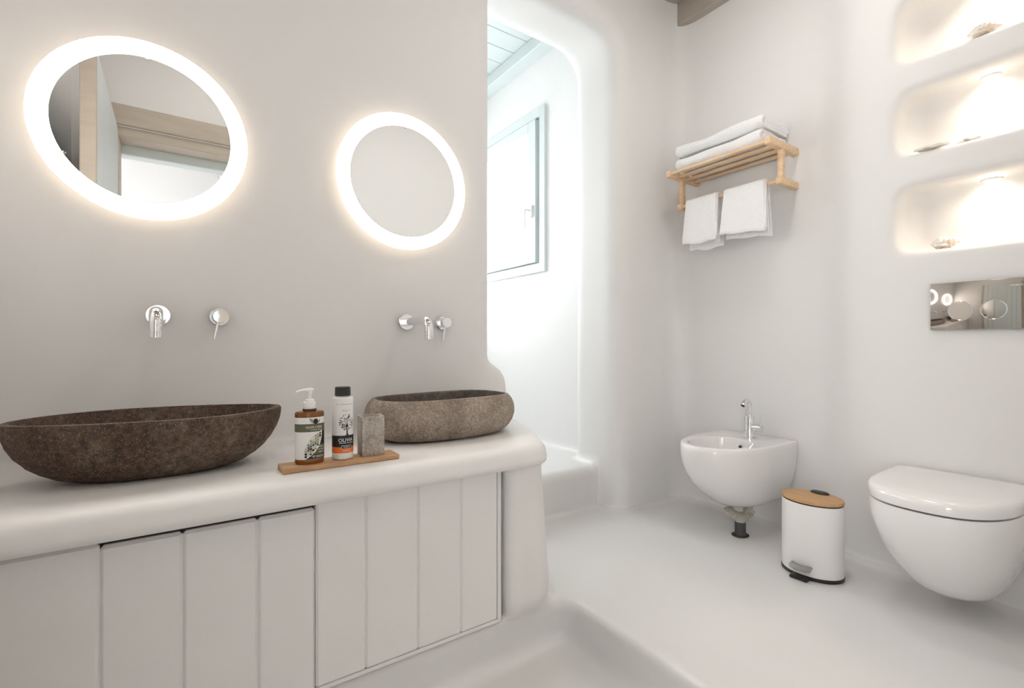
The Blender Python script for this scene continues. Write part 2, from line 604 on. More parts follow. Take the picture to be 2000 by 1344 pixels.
# shower enclosure
sb = empty('wall_shower_far', kind='structure')
box('wall_below', (0.80, 3.40, 0.0), (2.2, 3.55, 1.10), 'plaster', sb)
box('wall_above', (0.80, 3.40, 2.20), (2.2, 3.55, 2.95), 'plaster', sb)
box('wall_side', (0.80, 3.40, 1.10), (1.05, 3.55, 2.20), 'plaster', sb)
box('wall_side', (1.85, 3.40, 1.10), (2.2, 3.55, 2.20), 'plaster', sb)
struct(box('wall_shower_left', (0.70, 1.9, 0.0), (0.86, 3.5, 2.95), 'plaster'))
sc_ = empty('ceiling_shower', kind='structure')
yy = 2.07
k = 0
while yy < 3.45:
    box('ceiling_plank', (0.80, yy + 0.0015, 2.80), (2.0, yy + 0.1475, 2.815), 'blue_grey_paint', sc_, 0.003, 1)
    yy += 0.149
box('ceiling_deck', (0.80, 1.9, 2.812), (2.1, 3.55, 2.85), 'blue_grey_paint', sc_)
box('ceiling_beam', (1.852, 2.02, 2.717), (1.955, 3.45, 2.80), 'blue_grey_paint', sc_, 0.004, 1)

# hall behind the camera (seen in the mirror)
struct(box('floor_hall', (-2.0, -2.3, -0.30), (2.4, -0.09, -0.14), 'floor_screed'))
struct(box('wall_hall_far', (-2.0, -1.95, -0.14), (2.4, -1.80, 2.75), 'plaster'))
struct(box('wall_hall_side', (-1.65, -0.28, -0.25), (-0.58, -0.16, 2.85), 'plaster'))
wl = empty('wall_hall_left', kind='structure')  # unseen wall, its opening added to let sky light into the hall
box('wall_below', (-1.65, -1.85, -0.14), (-1.5, -0.28, 0.25), 'plaster', wl)
box('wall_above', (-1.65, -1.85, 1.80), (-1.5, -0.28, 2.75), 'plaster', wl)
box('wall_side', (-1.65, -1.85, 0.25), (-1.5, -1.65, 1.80), 'plaster', wl)
box('wall_side', (-1.65, -0.42, 0.25), (-1.5, -0.28, 1.80), 'plaster', wl)
struct(box('wall_hall_right', (2.2, -1.85, -0.14), (2.4, -0.28, 2.75), 'plaster'))
struct(box('ceiling_hall', (-2.0, -1.95, 2.70), (2.4, -0.27, 2.80), 'plaster'))
box('ceiling_hall_light_shelf', (-2.0, -0.30, 2.60), (2.4, -0.27, 2.75), 'plaster', bpy.data.objects['ceiling_hall'])

# ------------------------------------------------------------------ shower window
w1 = empty('window_1', kind='structure')
XW = 1.95
def wbox(name, x0, x1, y0, y1, z0, z1, m='blue_grey_paint', p=w1, b=0.003):
    return box(name, (x0, y0, z0), (x1, y1, z1), m, p, b, 1)
wbox('window_casing', XW - 0.02, XW + 0.03, 2.433, 2.490, 1.325, 2.395)
wbox('window_casing', XW - 0.02, XW + 0.03, 3.24, 3.30, 1.325, 2.395)
wbox('window_casing', XW - 0.02, XW + 0.03, 2.488, 3.242, 2.335, 2.395)
wbox('window_casing', XW - 0.02, XW + 0.03, 2.488, 3.242, 1.325, 1.385)
wbox('window_frame', XW + 0.0, XW + 0.08, 2.475, 2.515, 1.37, 2.35)
wbox('window_frame', XW + 0.0, XW + 0.08, 3.21, 3.25, 1.37, 2.35)
wbox('window_frame', XW + 0.0, XW + 0.08, 2.515, 3.21, 2.315, 2.35)
wbox('window_frame', XW + 0.0, XW + 0.08, 2.515, 3.21, 1.37, 1.405)
sash = wbox('window_sash', XW - 0.028, XW + 0.03, 2.520, 2.600, 1.392, 2.328)
wbox('sash_rail', XW - 0.028, XW + 0.03, 2.60, 3.205, 2.258, 2.328, p=sash)
wbox('sash_rail', XW - 0.028, XW + 0.03, 2.60, 3.205, 1.392, 1.468, p=sash)
wbox('sash_stile', XW - 0.028, XW + 0.03, 3.135, 3.205, 1.468, 2.258, p=sash)
box('glass_pane', (XW + 0.004, 2.59, 1.455), (XW + 0.012, 3.145, 2.27), 'glass', sash)
hd = box('window_handle', (XW - 0.044, 2.545, 1.69), (XW - 0.028, 2.575, 1.77), 'white_plastic', w1, 0.003, 2)
tube('handle_lever', [(XW - 0.04, 2.56, 1.735), (XW - 0.075, 2.56, 1.737), (XW - 0.083, 2.56, 1.730), (XW - 0.083, 2.56, 1.61)],
     [0.008, 0.008, 0.008, 0.007], 'white_plastic', hd, 12)

# unseen far shower window, added to bring in more daylight
w2 = empty('window_added', kind='structure')
for nm, lo_, hi_ in (('window_frame', (1.05, 3.42, 1.10), (1.10, 3.48, 2.20)), ('window_frame', (1.80, 3.42, 1.10), (1.85, 3.48, 2.20)),
                     ('window_frame', (1.10, 3.42, 2.15), (1.80, 3.48, 2.20)), ('window_frame', (1.10, 3.42, 1.10), (1.80, 3.48, 1.15))):
    box(nm, lo_, hi_, 'blue_grey_paint', w2, 0.003, 1)
box('glass_pane', (1.09, 3.445, 1.14), (1.81, 3.452, 2.16), 'glass', w2)

# ------------------------------------------------------------------ doorway behind the camera
t1 = empty('trim_1', kind='structure')
box('casing', (-0.36, -0.085, 2.075), (0.95, -0.060, 2.185), 'beige_wood', t1, 0.004, 1)
box('casing', (0.85, -0.085, -0.14), (0.95, -0.060, 2.075), 'beige_wood', t1, 0.004, 1)
box('casing', (-0.40, -0.085, -0.14), (-0.30, -0.060, 2.075), 'beige_wood', t1, 0.004, 1)
box('frame_head', (-0.30, -0.23, 2.015), (0.85, -0.085, 2.07), 'beige_wood', t1, 0.004, 1)
box('frame_outer_head', (-0.30, -0.33, 1.965), (0.85, -0.235, 2.07), 'blue_grey_paint', t1, 0.004, 1)
box('frame_jamb', (0.81, -0.23, -0.14), (0.85, -0.085, 2.015), 'beige_wood', t1, 0.004, 1)
box('frame_jamb', (-0.30, -0.23, -0.14), (-0.262, -0.085, 2.015), 'beige_wood', t1, 0.004, 1)
d1 = empty('door_1', kind='structure')
box('door_edge', (-0.312, 0.815, -0.12), (-0.262, 0.855, 2.05), 'beige_wood', d1, 0.003, 1)
y = -0.055
while y < 0.80:
    box('door_plank', (-0.306, y + 0.001, -0.12), (-0.264, y + 0.106, 2.05), 'blue_grey_paint', d1, 0.003, 1)
    y += 0.108
# pale framed opening across the hall
d2 = empty('door_2', kind='structure')
box('door_casing', (0.20, -1.80, -0.14), (0.27, -1.775, 1.45), 'blue_grey_paint', d2, 0.004, 1)
box('door_casing', (0.27, -1.80, 1.38), (1.05, -1.775, 1.45), 'blue_grey_paint', d2, 0.004, 1)
box('door_leaf', (0.27, -1.80, -0.14), (1.05, -1.785, 1.38), 'beige_wood', d2, 0.004, 1)

# ------------------------------------------------------------------ vanity front: two boarded doors
cab = empty('vanity_cabinet', 'white cabinet front of upright boards under the plastered worktop', 'cabinet', (0.2, 1.26, 0))
cab_in = Vector((0.2, 1.26, 0))
def cbox(name, lo, hi, m, p, bev=0.0, seg=1):
    bm = box_bm([lo[i] - cab_in[i] for i in range(3)], [hi[i] - cab_in[i] for i in range(3)], bev, seg)
    return from_bm(name, bm, m, p)
ZT = TOP - 0.068
cbox('carcass', (-0.455, 1.283, 0.004), (0.835, 1.30, ZT - 0.002), 'gap_shade', cab)
dl = cbox('door', (-0.455, 1.276, 0.006), (0.280, 1.284, ZT - 0.032), 'white_paint', cab)
for a, b in ((-0.455, -0.275), (-0.275, -0.126), (-0.126, 0.011), (0.011, 0.155), (0.155, 0.2815)):
    cbox('board', (a, 1.258, 0.006), (b, 1.277, ZT - (0.016 if b < 0 else 0.0222)), 'white_paint', dl, 0.0062, 1)
dr = cbox('door', (0.282, 1.273, 0.006), (0.812, 1.284, ZT - 0.004), 'white_paint', cab)
for a, b in ((0.282, 0.405), (0.405, 0.55), (0.55, 0.685), (0.685, 0.812)):
    cbox('board', (a, 1.254, 0.014), (b, 1.274, ZT - 0.003), 'white_paint', dr, 0.0052, 1)
cbox('bottom_rail', (0.283, 1.256, 0.003), (0.826, 1.274, 0.0135), 'white_paint', dr, 0.001, 1)
cbox('side_stile', (0.814, 1.257, 0.003), (0.828, 1.284, ZT - 0.003), 'white_paint', cab, 0.002, 1)

# ------------------------------------------------------------------ stone basins
def noise2(a, t, seed, amp):
    return amp * (math.sin(2 * a + seed) * 0.5 + math.sin(3 * a + 1.7 * seed + 2.1 * t) * 0.35 + math.sin(5 * a - seed + 3 * t) * 0.2)

def basin(name, c, a, b, prof_o, prof_i, m, label, seed, amp, expo, rot, wall=0.022, rimtilt=0.0, rough=0.0015):
    """prof_o: (scale, z) of the outside from the base up; prof_i: (inset, z, scale) of the inside from the rim down."""
    root = empty(name, label, 'basin', (c[0], c[1], TOP), rot)
    rnd = random.Random(seed)
    n = 128
    def outline(j, s, t, inset=0.0):
        th = 2 * PI * j / n
        ct, st = math.cos(th), math.sin(th)
        r = (abs(ct) ** expo + abs(st) ** expo) ** (-1 / expo)
        k = 1 + noise2(th, t, seed, amp)
        return ((max(a - inset, 0.01)) * s * r * ct * k, (max(b - inset, 0.01)) * s * r * st * k)
    rs = []
    for i, (s, z) in enumerate(prof_o):
        ring = []
        for j in range(n):
            x_, y_ = outline(j, s, z * 6)
            zz = z + rimtilt * x_ * (z / 0.13) + (0.0012 * math.sin(3 * 2 * PI * j / n + seed) * (z / 0.13))
            q = rough * (rnd.random() - 0.5) * 2 if 0.3 < s else 0
            ring.append((x_ + q, y_ + q, zz))
        rs.append(ring)
    rings('shell', rs, m, root, True, False, angle=80)
    rs2 = []
    top_s, top_z = prof_o[-1]
    rs2.append([(v[0], v[1], v[2]) for v in rs[-1]])
    for (ins, z, s) in prof_i:
        ring = []
        for j in range(n):
            x_, y_ = outline(j, s, z * 6, ins)
            zz = z + rimtilt * x_ * (z / 0.13) + (0.0012 * math.sin(3 * 2 * PI * j / n + seed) * (z / 0.13))
            ring.append((x_, y_, zz))
        rs2.append(ring)
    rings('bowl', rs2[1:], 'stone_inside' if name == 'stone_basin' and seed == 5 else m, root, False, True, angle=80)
    rings('rim', rs2[:2], m, root, False, False, angle=80)
    lathe('drain', [(0.0, 0.0), (0.028, 0.0), (0.030, 0.002), (0.024, 0.005), (0.0, 0.006)], 'chrome', root, 28,
          c=(0, 0, prof_i[-1][1] + 0.001))
    return root

po1 = [(0.02, 0.000), (0.46, 0.000), (0.57, 0.004), (0.68, 0.014), (0.77, 0.028), (0.85, 0.046), (0.915, 0.068), (0.96, 0.090), (0.988, 0.112), (0.999, 0.128), (1.0, 0.138), (0.995, 0.1425)]
pi1 = [(0.015, 0.143, 1.0), (0.019, 0.133, 0.995), (0.022, 0.105, 0.97), (0.024, 0.08, 0.92), (0.026, 0.055, 0.82), (0.028, 0.036, 0.66), (0.03, 0.026, 0.42), (0.03, 0.023, 0.15), (0.03, 0.023, 0.02)]
basin('stone_basin', (-0.037, 1.477), 0.274, 0.150, po1, pi1, 'stone_brown',
      'large dark brown boat-shaped stone basin at the left end of the counter', 2, 0.012, 2.15, 0.0)
po2 = [(0.02, 0.000), (0.66, 0.000), (0.76, 0.003), (0.85, 0.011), (0.92, 0.025), (0.972, 0.045), (0.998, 0.067), (1.0, 0.085), (0.987, 0.103), (0.958, 0.119), (0.92, 0.131), (0.905, 0.135)]
pi2 = [(0.030, 0.1350, 1.0), (0.034, 0.128, 0.99), (0.042, 0.10, 0.97), (0.046, 0.07, 0.92), (0.048, 0.045, 0.80), (0.05, 0.030, 0.6), (0.05, 0.025, 0.3), (0.05, 0.024, 0.02)]
basin('stone_basin', (0.762, 1.527), 0.268, 0.156, po2, pi2, 'stone_grey',
      'rough grey-brown rounded stone basin beside the stone tumbler', 5, 0.012, 2.5, 0.0, rough=0.0022)

# ------------------------------------------------------------------ lit round mirrors
def lit_mirror(cx, label):
    r = empty('lit_mirror', label, 'mirror', (cx, WB, 1.453), 0, 'round mirrors above the basins')
    lathe('back_box', [(0.0, -0.004), (0.225, -0.004), (0.225, -0.022), (0.0, -0.022)], 'white_plastic', r, 72, 'Y')
    n = 96
    rs = []
    def circ(rad, yy_):
        return [(rad * math.cos(2 * PI * j / n), yy_, rad * math.sin(2 * PI * j / n)) for j in range(n)]
    lr = rings('light_ring', [circ(0.2015, -0.0355), circ(0.2455, -0.0355)], 'ring_light', r, False, False)
    rings('ring_edge', [circ(0.2455, -0.0355), circ(0.2455, -0.0215), circ(0.2015, -0.0215), circ(0.2015, -0.0354)], 'ring_edge', lr, False, False)
    lathe('mirror_glass', [(0.0, -0.030), (0.2012, -0.030), (0.2012, -0.034), (0.0, -0.034)], 'mirror_silver', r, 96, 'Y')
    for a in (90, 210, 330):
        a = math.radians(a)
        lathe('clip', [(0.0, -0.034), (0.0032, -0.034), (0.0032, -0.0365), (0.0022, -0.0375), (0.0, -0.0375)], 'chrome', r, 14, 'Y',
              c=(0.197 * math.cos(a), 0, 0.197 * math.sin(a)))
    return r
lit_mirror(-0.067, 'round wall mirror with glowing ring above the dark brown basin')
lit_mirror(0.690, 'round wall mirror with glowing ring above the rough grey basin')

# ------------------------------------------------------------------ wall taps
def spout(x, label):
    r = empty('basin_spout', label, 'tap', (x, WB, 0.942), 0, 'wall spouts over the basins')
    lathe('escutcheon', [(0.0, 0.0), (0.0305, 0.0), (0.0305, -0.005), (0.0285, -0.0075), (0.0, -0.0075)], 'chrome', r, 48, 'Y')
    pts = [(0, -0.006, 0), (0, -0.10, 0), (0, -0.165, 0)]
    pts += [Vector((0, -0.165, -0.032)) + Vector((0, -math.sin(a), math.cos(a))) * 0.032 for a in [PI / 2 * i / 10 for i in range(1, 11)]]
    pts += [(0, -0.197, -0.052)]
    tube('pipe', pts, 0.0150, 'chrome', r, 28, angle=60)
    lathe('aerator', [(0.0, -0.066), (0.0135, -0.066), (0.0150, -0.0655), (0.0150, -0.0530), (0.0, -0.0530)], 'chrome', r, 28, 'Z', c=(0, -0.197, 0))
    lathe('sleeve', [(0.0, -0.03), (0.0162, -0.03), (0.0162, -0.007), (0.0, -0.007)], 'chrome', r, 28, 'Y')
    return r
def mixer(x, label):
    r = empty('tap_handle', label, 'tap', (x, WB, 0.942), 0, 'wall mixer handles beside the spouts')
    lathe('escutcheon', [(0.0, 0.0), (0.027, 0.0), (0.027, -0.006), (0.025, -0.008), (0.0, -0.008)], 'chrome', r, 48, 'Y')
    lathe('neck', [(0.0, -0.008), (0.0165, -0.008), (0.0165, -0.026), (0.0, -0.026)], 'chrome', r, 36, 'Y')
    lathe('knob', [(0.0, -0.026), (0.0185, -0.026), (0.0195, -0.027), (0.0195, -0.046), (0.0185, -0.0475), (0.0, -0.048)], 'chrome', r, 40, 'Y')
    tube('lever', [(-0.004, -0.037, -0.012), (-0.010, -0.040, -0.040), (-0.016, -0.044, -0.068)], [0.0032, 0.0032, 0.0034], 'chrome', r, 12)
    return r
spout(-0.043, 'chrome wall spout under the left mirror, pointing straight out')
mixer(0.107, 'round chrome mixer handle right of the spout over the brown basin')
spout(0.706, 'chrome wall spout above the rough grey basin')
mixer(0.853, 'round chrome mixer handle right of the spout over the grey basin')

# ------------------------------------------------------------------ wooden board with bottles and tumbler
BZ = TOP + 0.0005
board = empty('wooden_board', 'narrow brown wooden board lying on the worktop between the basins', 'tray', (0.355, 1.302, BZ))
bm = box_bm((-0.146, -0.036, 0), (0.146, 0.036, 0.0125), 0.002, 2)
bmesh.ops.bisect_plane(bm, geom=list(bm.verts) + list(bm.edges) + list(bm.faces), plane_co=(0, 0, 0.004), plane_no=(0, 0, 1))
from_bm('plank', bm, 'acacia', board)
BT = BZ + 0.0130

def print_poly(name, polys, m, parent, surf, off):
    """polys: lists of (s, z) corners; each is laid on the bottle's surface."""
    v, f = [], []
    for pl in polys:
        b = len(v)
        v += [surf(s, z, off) for s, z in pl]
        f.append(tuple(range(b, b + len(pl))))
    me = bpy.data.meshes.new(name)
    me.from_pydata([tuple(p) for p in v], [], f)
    return link(name, me, m, parent)

def print_band(name, s0, s1, z0, z1, m, parent, surf, off, n=36, lo=None, hi=None):
    v, f = [], []
    for i in range(n + 1):
        s = s0 + (s1 - s0) * i / n
        v += [surf(s, z0 if lo is None else lo(s), off), surf(s, z1 if hi is None else hi(s), off)]
    for i in range(n):
        f.append((2 * i, 2 * i + 2, 2 * i + 3, 2 * i + 1))
    me = bpy.data.meshes.new(name)
    me.from_pydata([tuple(p) for p in v], [], f)
    for p in me.polygons:
        p.use_smooth = True
    return link(name, me, m, parent)

def print_text(name, lines, m, parent, surf, off):
    v, f = [], []
    for (s, size, cs, cz, sx) in lines:
        tv, tf = text_mesh(s, size)
        b = len(v)
        v += [surf(cs + p[0] * sx, cz + p[1], off) for p in tv]
        f += [tuple(b + i for i in q) for q in tf]
    me = bpy.data.meshes.new(name)
    me.from_pydata([tuple(p) for p in v], [], f)
    return link(name, me, m, parent)

def print_dashes(name, rows, m, parent, surf, off, seed=1):
    """Rows of print too small to read: short upright strokes of uneven width."""
    rnd_ = random.Random(seed)
    polys = []
    for (cs, cz, width, h_) in rows:
        s_ = cs - width / 2
        while s_ < cs + width / 2:
            w_ = h_ * rnd_.uniform(0.35, 0.8)
            if rnd_.random() > 0.16:
                polys.append([(s_, cz - h_ / 2), (s_ + w_, cz - h_ / 2), (s_ + w_, cz + h_ / 2 * rnd_.uniform(0.3, 1)), (s_, cz + h_ / 2)])
            s_ += w_ + h_ * 0.22
    o = print_poly(name, polys, m, parent, surf, off)
    o['kind'] = 'stuff'
    return o

# --- pump bottle (oval)
A_, B_ = 0.0345, 0.024
_th = np.linspace(-PI, PI, 2001)
_dl = np.sqrt((A_ * np.cos(_th)) ** 2 + (B_ * np.sin(_th)) ** 2)
_s = np.concatenate([[0], np.cumsum((_dl[1:] + _dl[:-1]) / 2 * np.diff(_th))])
_s -= np.interp(0, _th, _s)
def surf1(s, z, off):
    th = float(np.interp(s, _s, _th))
    nx, ny = math.sin(th) / A_, -math.cos(th) / B_
    l = math.hypot(nx, ny)
    return (A_ * math.sin(th) + off * nx / l, -B_ * math.cos(th) + off * ny / l, z)
pb = empty('pump_bottle', 'amber soap bottle with white pump and leaf label on the wooden board', 'bottle', (0.277, 1.303, BT), math.radians(-6))
lathe('bottle_body', [(0.0, 0.0), (0.90, 0.0), (0.97, 0.002), (1.0, 0.005), (1.0, 0.122), (0.985, 0.127), (0.93, 0.130), (0.45, 0.1325), (0.45, 0.136), (0.0, 0.136)],
      'amber', pb, 64, sx=A_, sy=B_)
lathe('neck_ring', [(0.0, 0.1335), (0.0165, 0.1335), (0.0165, 0.1365), (0.0, 0.1365)], 'black_plastic', pb, 32)
pump = lathe('pump', [(0.0, 0.1365), (0.0150, 0.1365), (0.0155, 0.1375), (0.0150, 0.153), (0.0145, 0.154), (0.0105, 0.1545), (0.0105, 0.159), (0.0098, 0.160), (0.0045, 0.1605), (0.0042, 0.172), (0.0058, 0.173), (0.0062, 0.183), (0.0, 0.1835)],
             'white_plastic', pb, 32)
tube('nozzle', [(0.009, 0, 0.1825), (0.0, 0, 0.1835), (-0.012, 0, 0.1835), (-0.022, 0, 0.1825), (-0.029, 0, 0.1800), (-0.032, 0, 0.1785)], [0.0042, 0.0050, 0.0036, 0.0028, 0.0022, 0.0018], 'white_plastic', pump, 14)
def q1(px, py):
    return ((px - 295) / 5946.0 / 1.02, (1255 - py) / 5946.0 * 0.985)
lim = 0.044
lab1 = print_band('label', -lim, lim, 0.0125, 0.1165, 'label_white', pb, surf1, 0.0002)
print_band('label_band', -lim, lim, q1(0, 768)[1], q1(0, 648)[1], 'ink_olive', lab1, surf1, 0.00035)
print_text('lettering', [('OLIVE CARE', 0.0078, 0.0085, q1(0, 700)[1], 0.93)], 'ink_white', lab1, surf1, 0.0005)
print_dashes('small_print', [(0.0145, q1(0, 738)[1], 0.027, 0.0015)], 'ink_white', lab1, surf1, 0.0005, 1)
# olive emblem
def ell(cx, cy, rx, ry, rot, n=20, pointed=False):
    o = []
    for i in range(n):
        a = 2 * PI * i / n
        x_, y_ = rx * math.cos(a), ry * math.sin(a)
        if pointed:
            y_ *= (1 - abs(math.cos(a)) ** 3) ** 0.5 if abs(math.cos(a)) < 0.999 else 0
        o.append((cx + x_ * math.cos(rot) - y_ * math.sin(rot), cy + x_ * math.sin(rot) + y_ * math.cos(rot)))
    return o
ex, ez = q1(368, 612)
print_poly('emblem', [ell(ex, ez, 0.0058, 0.0068, 0)], 'ink_black', lab1, surf1, 0.0006)
print_poly('emblem_leaf', [ell(ex - 0.0095, ez + 0.0015, 0.0088, 0.0032, math.radians(130), 20, True), ell(ex + 0.0078, ez - 0.0005, 0.0062, 0.0024, math.radians(55), 20, True)], 'ink_sage', lab1, surf1, 0.0005)
# dark fields at the right of the leaf
def leaf_pts(n=24, grow=0.0):
    p0, p1 = np.array(q1(200, 1182)), np.array(q1(468, 752))
    d = p1 - p0
    L = np.linalg.norm(d)
    d /= L
    nrm = np.array((-d[1], d[0]))
    left = [p0 + d * (L * t) + nrm * ((0.0125 + grow) * math.sin(PI * t) ** 0.8) for t in np.linspace(0, 1, n)]
    right = [p0 + d * (L * t) - nrm * ((0.0135 + grow) * math.sin(PI * t) ** 0.8) for t in np.linspace(1, 0, n)]
    return left, right
_, rgt = leaf_pts(24)
edge = sorted([(p[1], p[0]) for p in rgt])
def leaf_edge(z):
    return float(np.interp(z, [e_[0] for e_ in edge], [e_[1] for e_ in edge]))
def field_strip(name, z0, z1, m, off, s_min=None):
    v, f = [], []
    nz, ns = 8, 14
    for i in range(nz + 1):
        z = z0 + (z1 - z0) * i / nz
        a = leaf_edge(z) if s_min is None else max(leaf_edge(z), s_min)
        for j in range(ns + 1):
            v.append(surf1(a + (lim - a) * j / ns, z, off))
    for i in range(nz):
        for j in range(ns):
            b = i * (ns + 1) + j
            f.append((b, b + 1, b + ns + 2, b + ns + 1))
    me = bpy.data.meshes.new(name)
    me.from_pydata(v, [], f)
    return link(name, me, m, lab1)
field_strip('label_field', q1(0, 965)[1], q1(0, 768)[1], 'ink_black', 0.0003)
field_strip('label_field', q1(0, 1112)[1], q1(0, 965)[1], 'ink_olive', 0.0003)
field_strip('label_field', 0.0128, q1(0, 1112)[1], 'ink_black', 0.0003)
print_dashes('small_print', [(0.0285, q1(0, 1000)[1], 0.017, 0.0030), (0.0275, q1(0, 1040)[1], 0.018, 0.0026), (0.0265, q1(0, 1080)[1], 0.014, 0.0024)], 'ink_pale', lab1, surf1, 0.0005, 2)
print_dashes('small_print', [(0.0195, q1(0, 1132)[1], 0.034, 0.0017), (0.0195, q1(0, 1152)[1], 0.030, 0.0017)], 'ink_white', lab1, surf1, 0.0005, 3)
lf, rg = leaf_pts(26, 0.0009)
def strip_leaf(name, l_, r_, m, off):
    v, f = [], []
    for a, b in zip(l_, r_[::-1]):
        v += [surf1(a[0], a[1], off), surf1((a[0] + b[0]) / 2, (a[1] + b[1]) / 2, off), surf1(b[0], b[1], off)]
    for i in range(len(l_) - 1):
        for j in range(2):
            f.append((3 * i + j, 3 * i + j + 1, 3 * i + j + 4, 3 * i + j + 3))
    me = bpy.data.meshes.new(name)
    me.from_pydata(v, [], f)
    return link(name, me, m, lab1)
strip_leaf('leaf_outline', *leaf_pts(26, 0.0012), 'ink_black', 0.00038)
strip_leaf('leaf_ground', *leaf_pts(26, 0.0006), 'ink_white', 0.00048)
cells = {'ink_black': [], 'ink_sage': [], 'ink_olive': [], 'ink_tan': [], 'ink_pale': []}
rndc = random.Random(3)
p0, p1 = np.array(q1(200, 1182)), np.array(q1(468, 752))
dd = (p1 - p0)
LL = float(np.linalg.norm(dd))
dd = dd / LL
nn = np.array((-dd[1], dd[0]))
hx = 0.0064
row = 0
u_ = 0.003
while u_ < LL:
    w_ = -0.016 + (hx / 2 if row % 2 else 0)
    while w_ < 0.016:
        half = 0.0128 * math.sin(PI * min(max(u_ / LL, 0), 1)) ** 0.8
        if abs(w_) < half - 0.0011:
            rr = min(hx * 0.58, half - abs(w_) + 0.0012)
            poly = []
            for i in range(6):
                a = PI / 6 + i * PI / 3 + rndc.uniform(-0.15, 0.15)
                q = p0 + dd * (u_ + rr * 0.9 * math.sin(a)) + nn * (w_ + rr * 0.9 * math.cos(a))
                poly.append((float(q[0]), float(q[1])))
            cells[rndc.choice(['ink_black', 'ink_sage', 'ink_sage', 'ink_sage', 'ink_olive', 'ink_olive', 'ink_tan', 'ink_pale', 'ink_pale'])].append(poly)
        w_ += hx
    u_ += hx * 0.866
    row += 1
for m_, pl in cells.items():
    print_poly('leaf_mosaic', pl, m_, lab1, surf1, 0.0006)['kind'] = 'stuff'

# --- lotion bottle (round)
R2 = 0.0265
def surf2(s, z, off):
    return ((R2 + off) * math.sin(s / R2), -(R2 + off) * math.cos(s / R2), z)
lb = empty('lotion_bottle', 'white bottle with black flip cap, tree picture and orange band', 'bottle', (0.360, 1.306, BT), math.radians(-12))
lathe('bottle_body', [(0.0, 0.0), (0.0235, 0.0), (0.0258, 0.0015), (R2, 0.004), (R2, 0.155), (0.0262, 0.1585), (0.0245, 0.1605), (0.0165, 0.1615), (0.0165, 0.1640), (0.0, 0.1640)],
      'label_white', lb, 64)
cap = lathe('cap', [(0.0, 0.1640), (0.0190, 0.1640), (0.0198, 0.1650), (0.0195, 0.1850), (0.0186, 0.1870), (0.0, 0.1875)], 'black_plastic', lb, 40)
def q2(px, py):
    return ((px - 787) / 5714.0 + 0.004, (1175 - py) / 5714.0)
hs = R2 * PI * 0.62
bl = print_band('label_band', -hs, hs, q2(0, 985)[1], q2(0, 815)[1], 'ink_black', lb, surf2, 0.0002)
print_band('label_band', -hs, hs, q2(0, 1075)[1], q2(0, 985)[1], 'ink_orange', lb, surf2, 0.0002)
print_text('lettering', [('OLIVIA', 0.0125, q2(805, 0)[0], q2(0, 885)[1], 1.02)], 'ink_white', bl, surf2, 0.0004)
print_dashes('small_print', [(q2(805, 0)[0], q2(0, 925)[1], 0.040, 0.0017)], 'ink_white', bl, surf2, 0.0004, 4)
bx_ = print_band('name_box', q2(738, 0)[0], q2(892, 0)[0], q2(0, 1012)[1], q2(0, 962)[1], 'ink_white', lb, surf2, 0.00035, 12)
print_band('name_box_field', q2(742, 0)[0], q2(888, 0)[0], q2(0, 1008)[1], q2(0, 966)[1], 'ink_black', bx_, surf2, 0.0005, 12)
print_text('name_lettering', [('FUSION', 0.0052, q2(815, 0)[0], q2(0, 987)[1], 0.95)], 'ink_white', bx_, surf2, 0.0007)
print_text('small_print', [('body lotion', 0.0046, q2(820, 0)[0], q2(0, 1040)[1], 0.95)], 'ink_white', lb, surf2, 0.0004)
print_text('small_print', [('BENJOYA', 0.0048, q2(812, 0)[0], q2(0, 450)[1], 1.1)], 'ink_orange', lb, surf2, 0.0003)
print_dashes('small_print', [(q2(800, 0)[0], q2(0, 355)[1], 0.047, 0.0012)], 'ink_black', lb, surf2, 0.0003, 5)
tree_polys = []
def stroke(a, b, w0, w1):
    (x0, y0), (x1, y1) = a, b
    dx, dy = x1 - x0, y1 - y0
    l = math.hypot(dx, dy)
    nx, ny = -dy / l, dx / l
    tree_polys.append([(x0 + nx * w0, y0 + ny * w0), (x0 - nx * w0, y0 - ny * w0), (x1 - nx * w1, y1 - ny * w1), (x1 + nx * w1, y1 + ny * w1)])
tb = q2(820, 818)
tm = q2(815, 700)
tree_polys.append([(tb[0] - 0.006, tb[1] - 0.0005), (tb[0] + 0.006, tb[1] - 0.0005), (tb[0] + 0.002, tb[1] + 0.004), (tb[0] - 0.002, tb[1] + 0.004)])
stroke(tb, tm, 0.0021, 0.0014)
rt = random.Random(11)
cc = q2(815, 620)
for i in range(11):
    a = math.radians(-10 + 20 * i)
    tip = (cc[0] + 0.0135 * math.cos(a), cc[1] + 0.0135 * math.sin(a))
    stroke(tm, tip, 0.0007, 0.0003)
for i in range(120):
    a = rt.uniform(0, 2 * PI)
    rr = 0.0205 * math.sqrt(rt.uniform(0.12, 1))
    tree_polys.append(ell(cc[0] + rr * math.cos(a), cc[1] + rr * math.sin(a) * 0.98, 0.0019, 0.0008, a + rt.uniform(-0.5, 0.5), 8))
print_poly('tree_print', tree_polys, 'ink_black', lb, surf2, 0.0003)['kind'] = 'stuff'
print_poly('tree_leaf_print', [ell(cc[0] + 0.0185, cc[1] - 0.007, 0.0026, 0.0013, 0.6, 10), ell(cc[0] + 0.016, cc[1] - 0.0095, 0.0022, 0.0011, -0.5, 10)], 'ink_orange', lb, surf2, 0.00035)

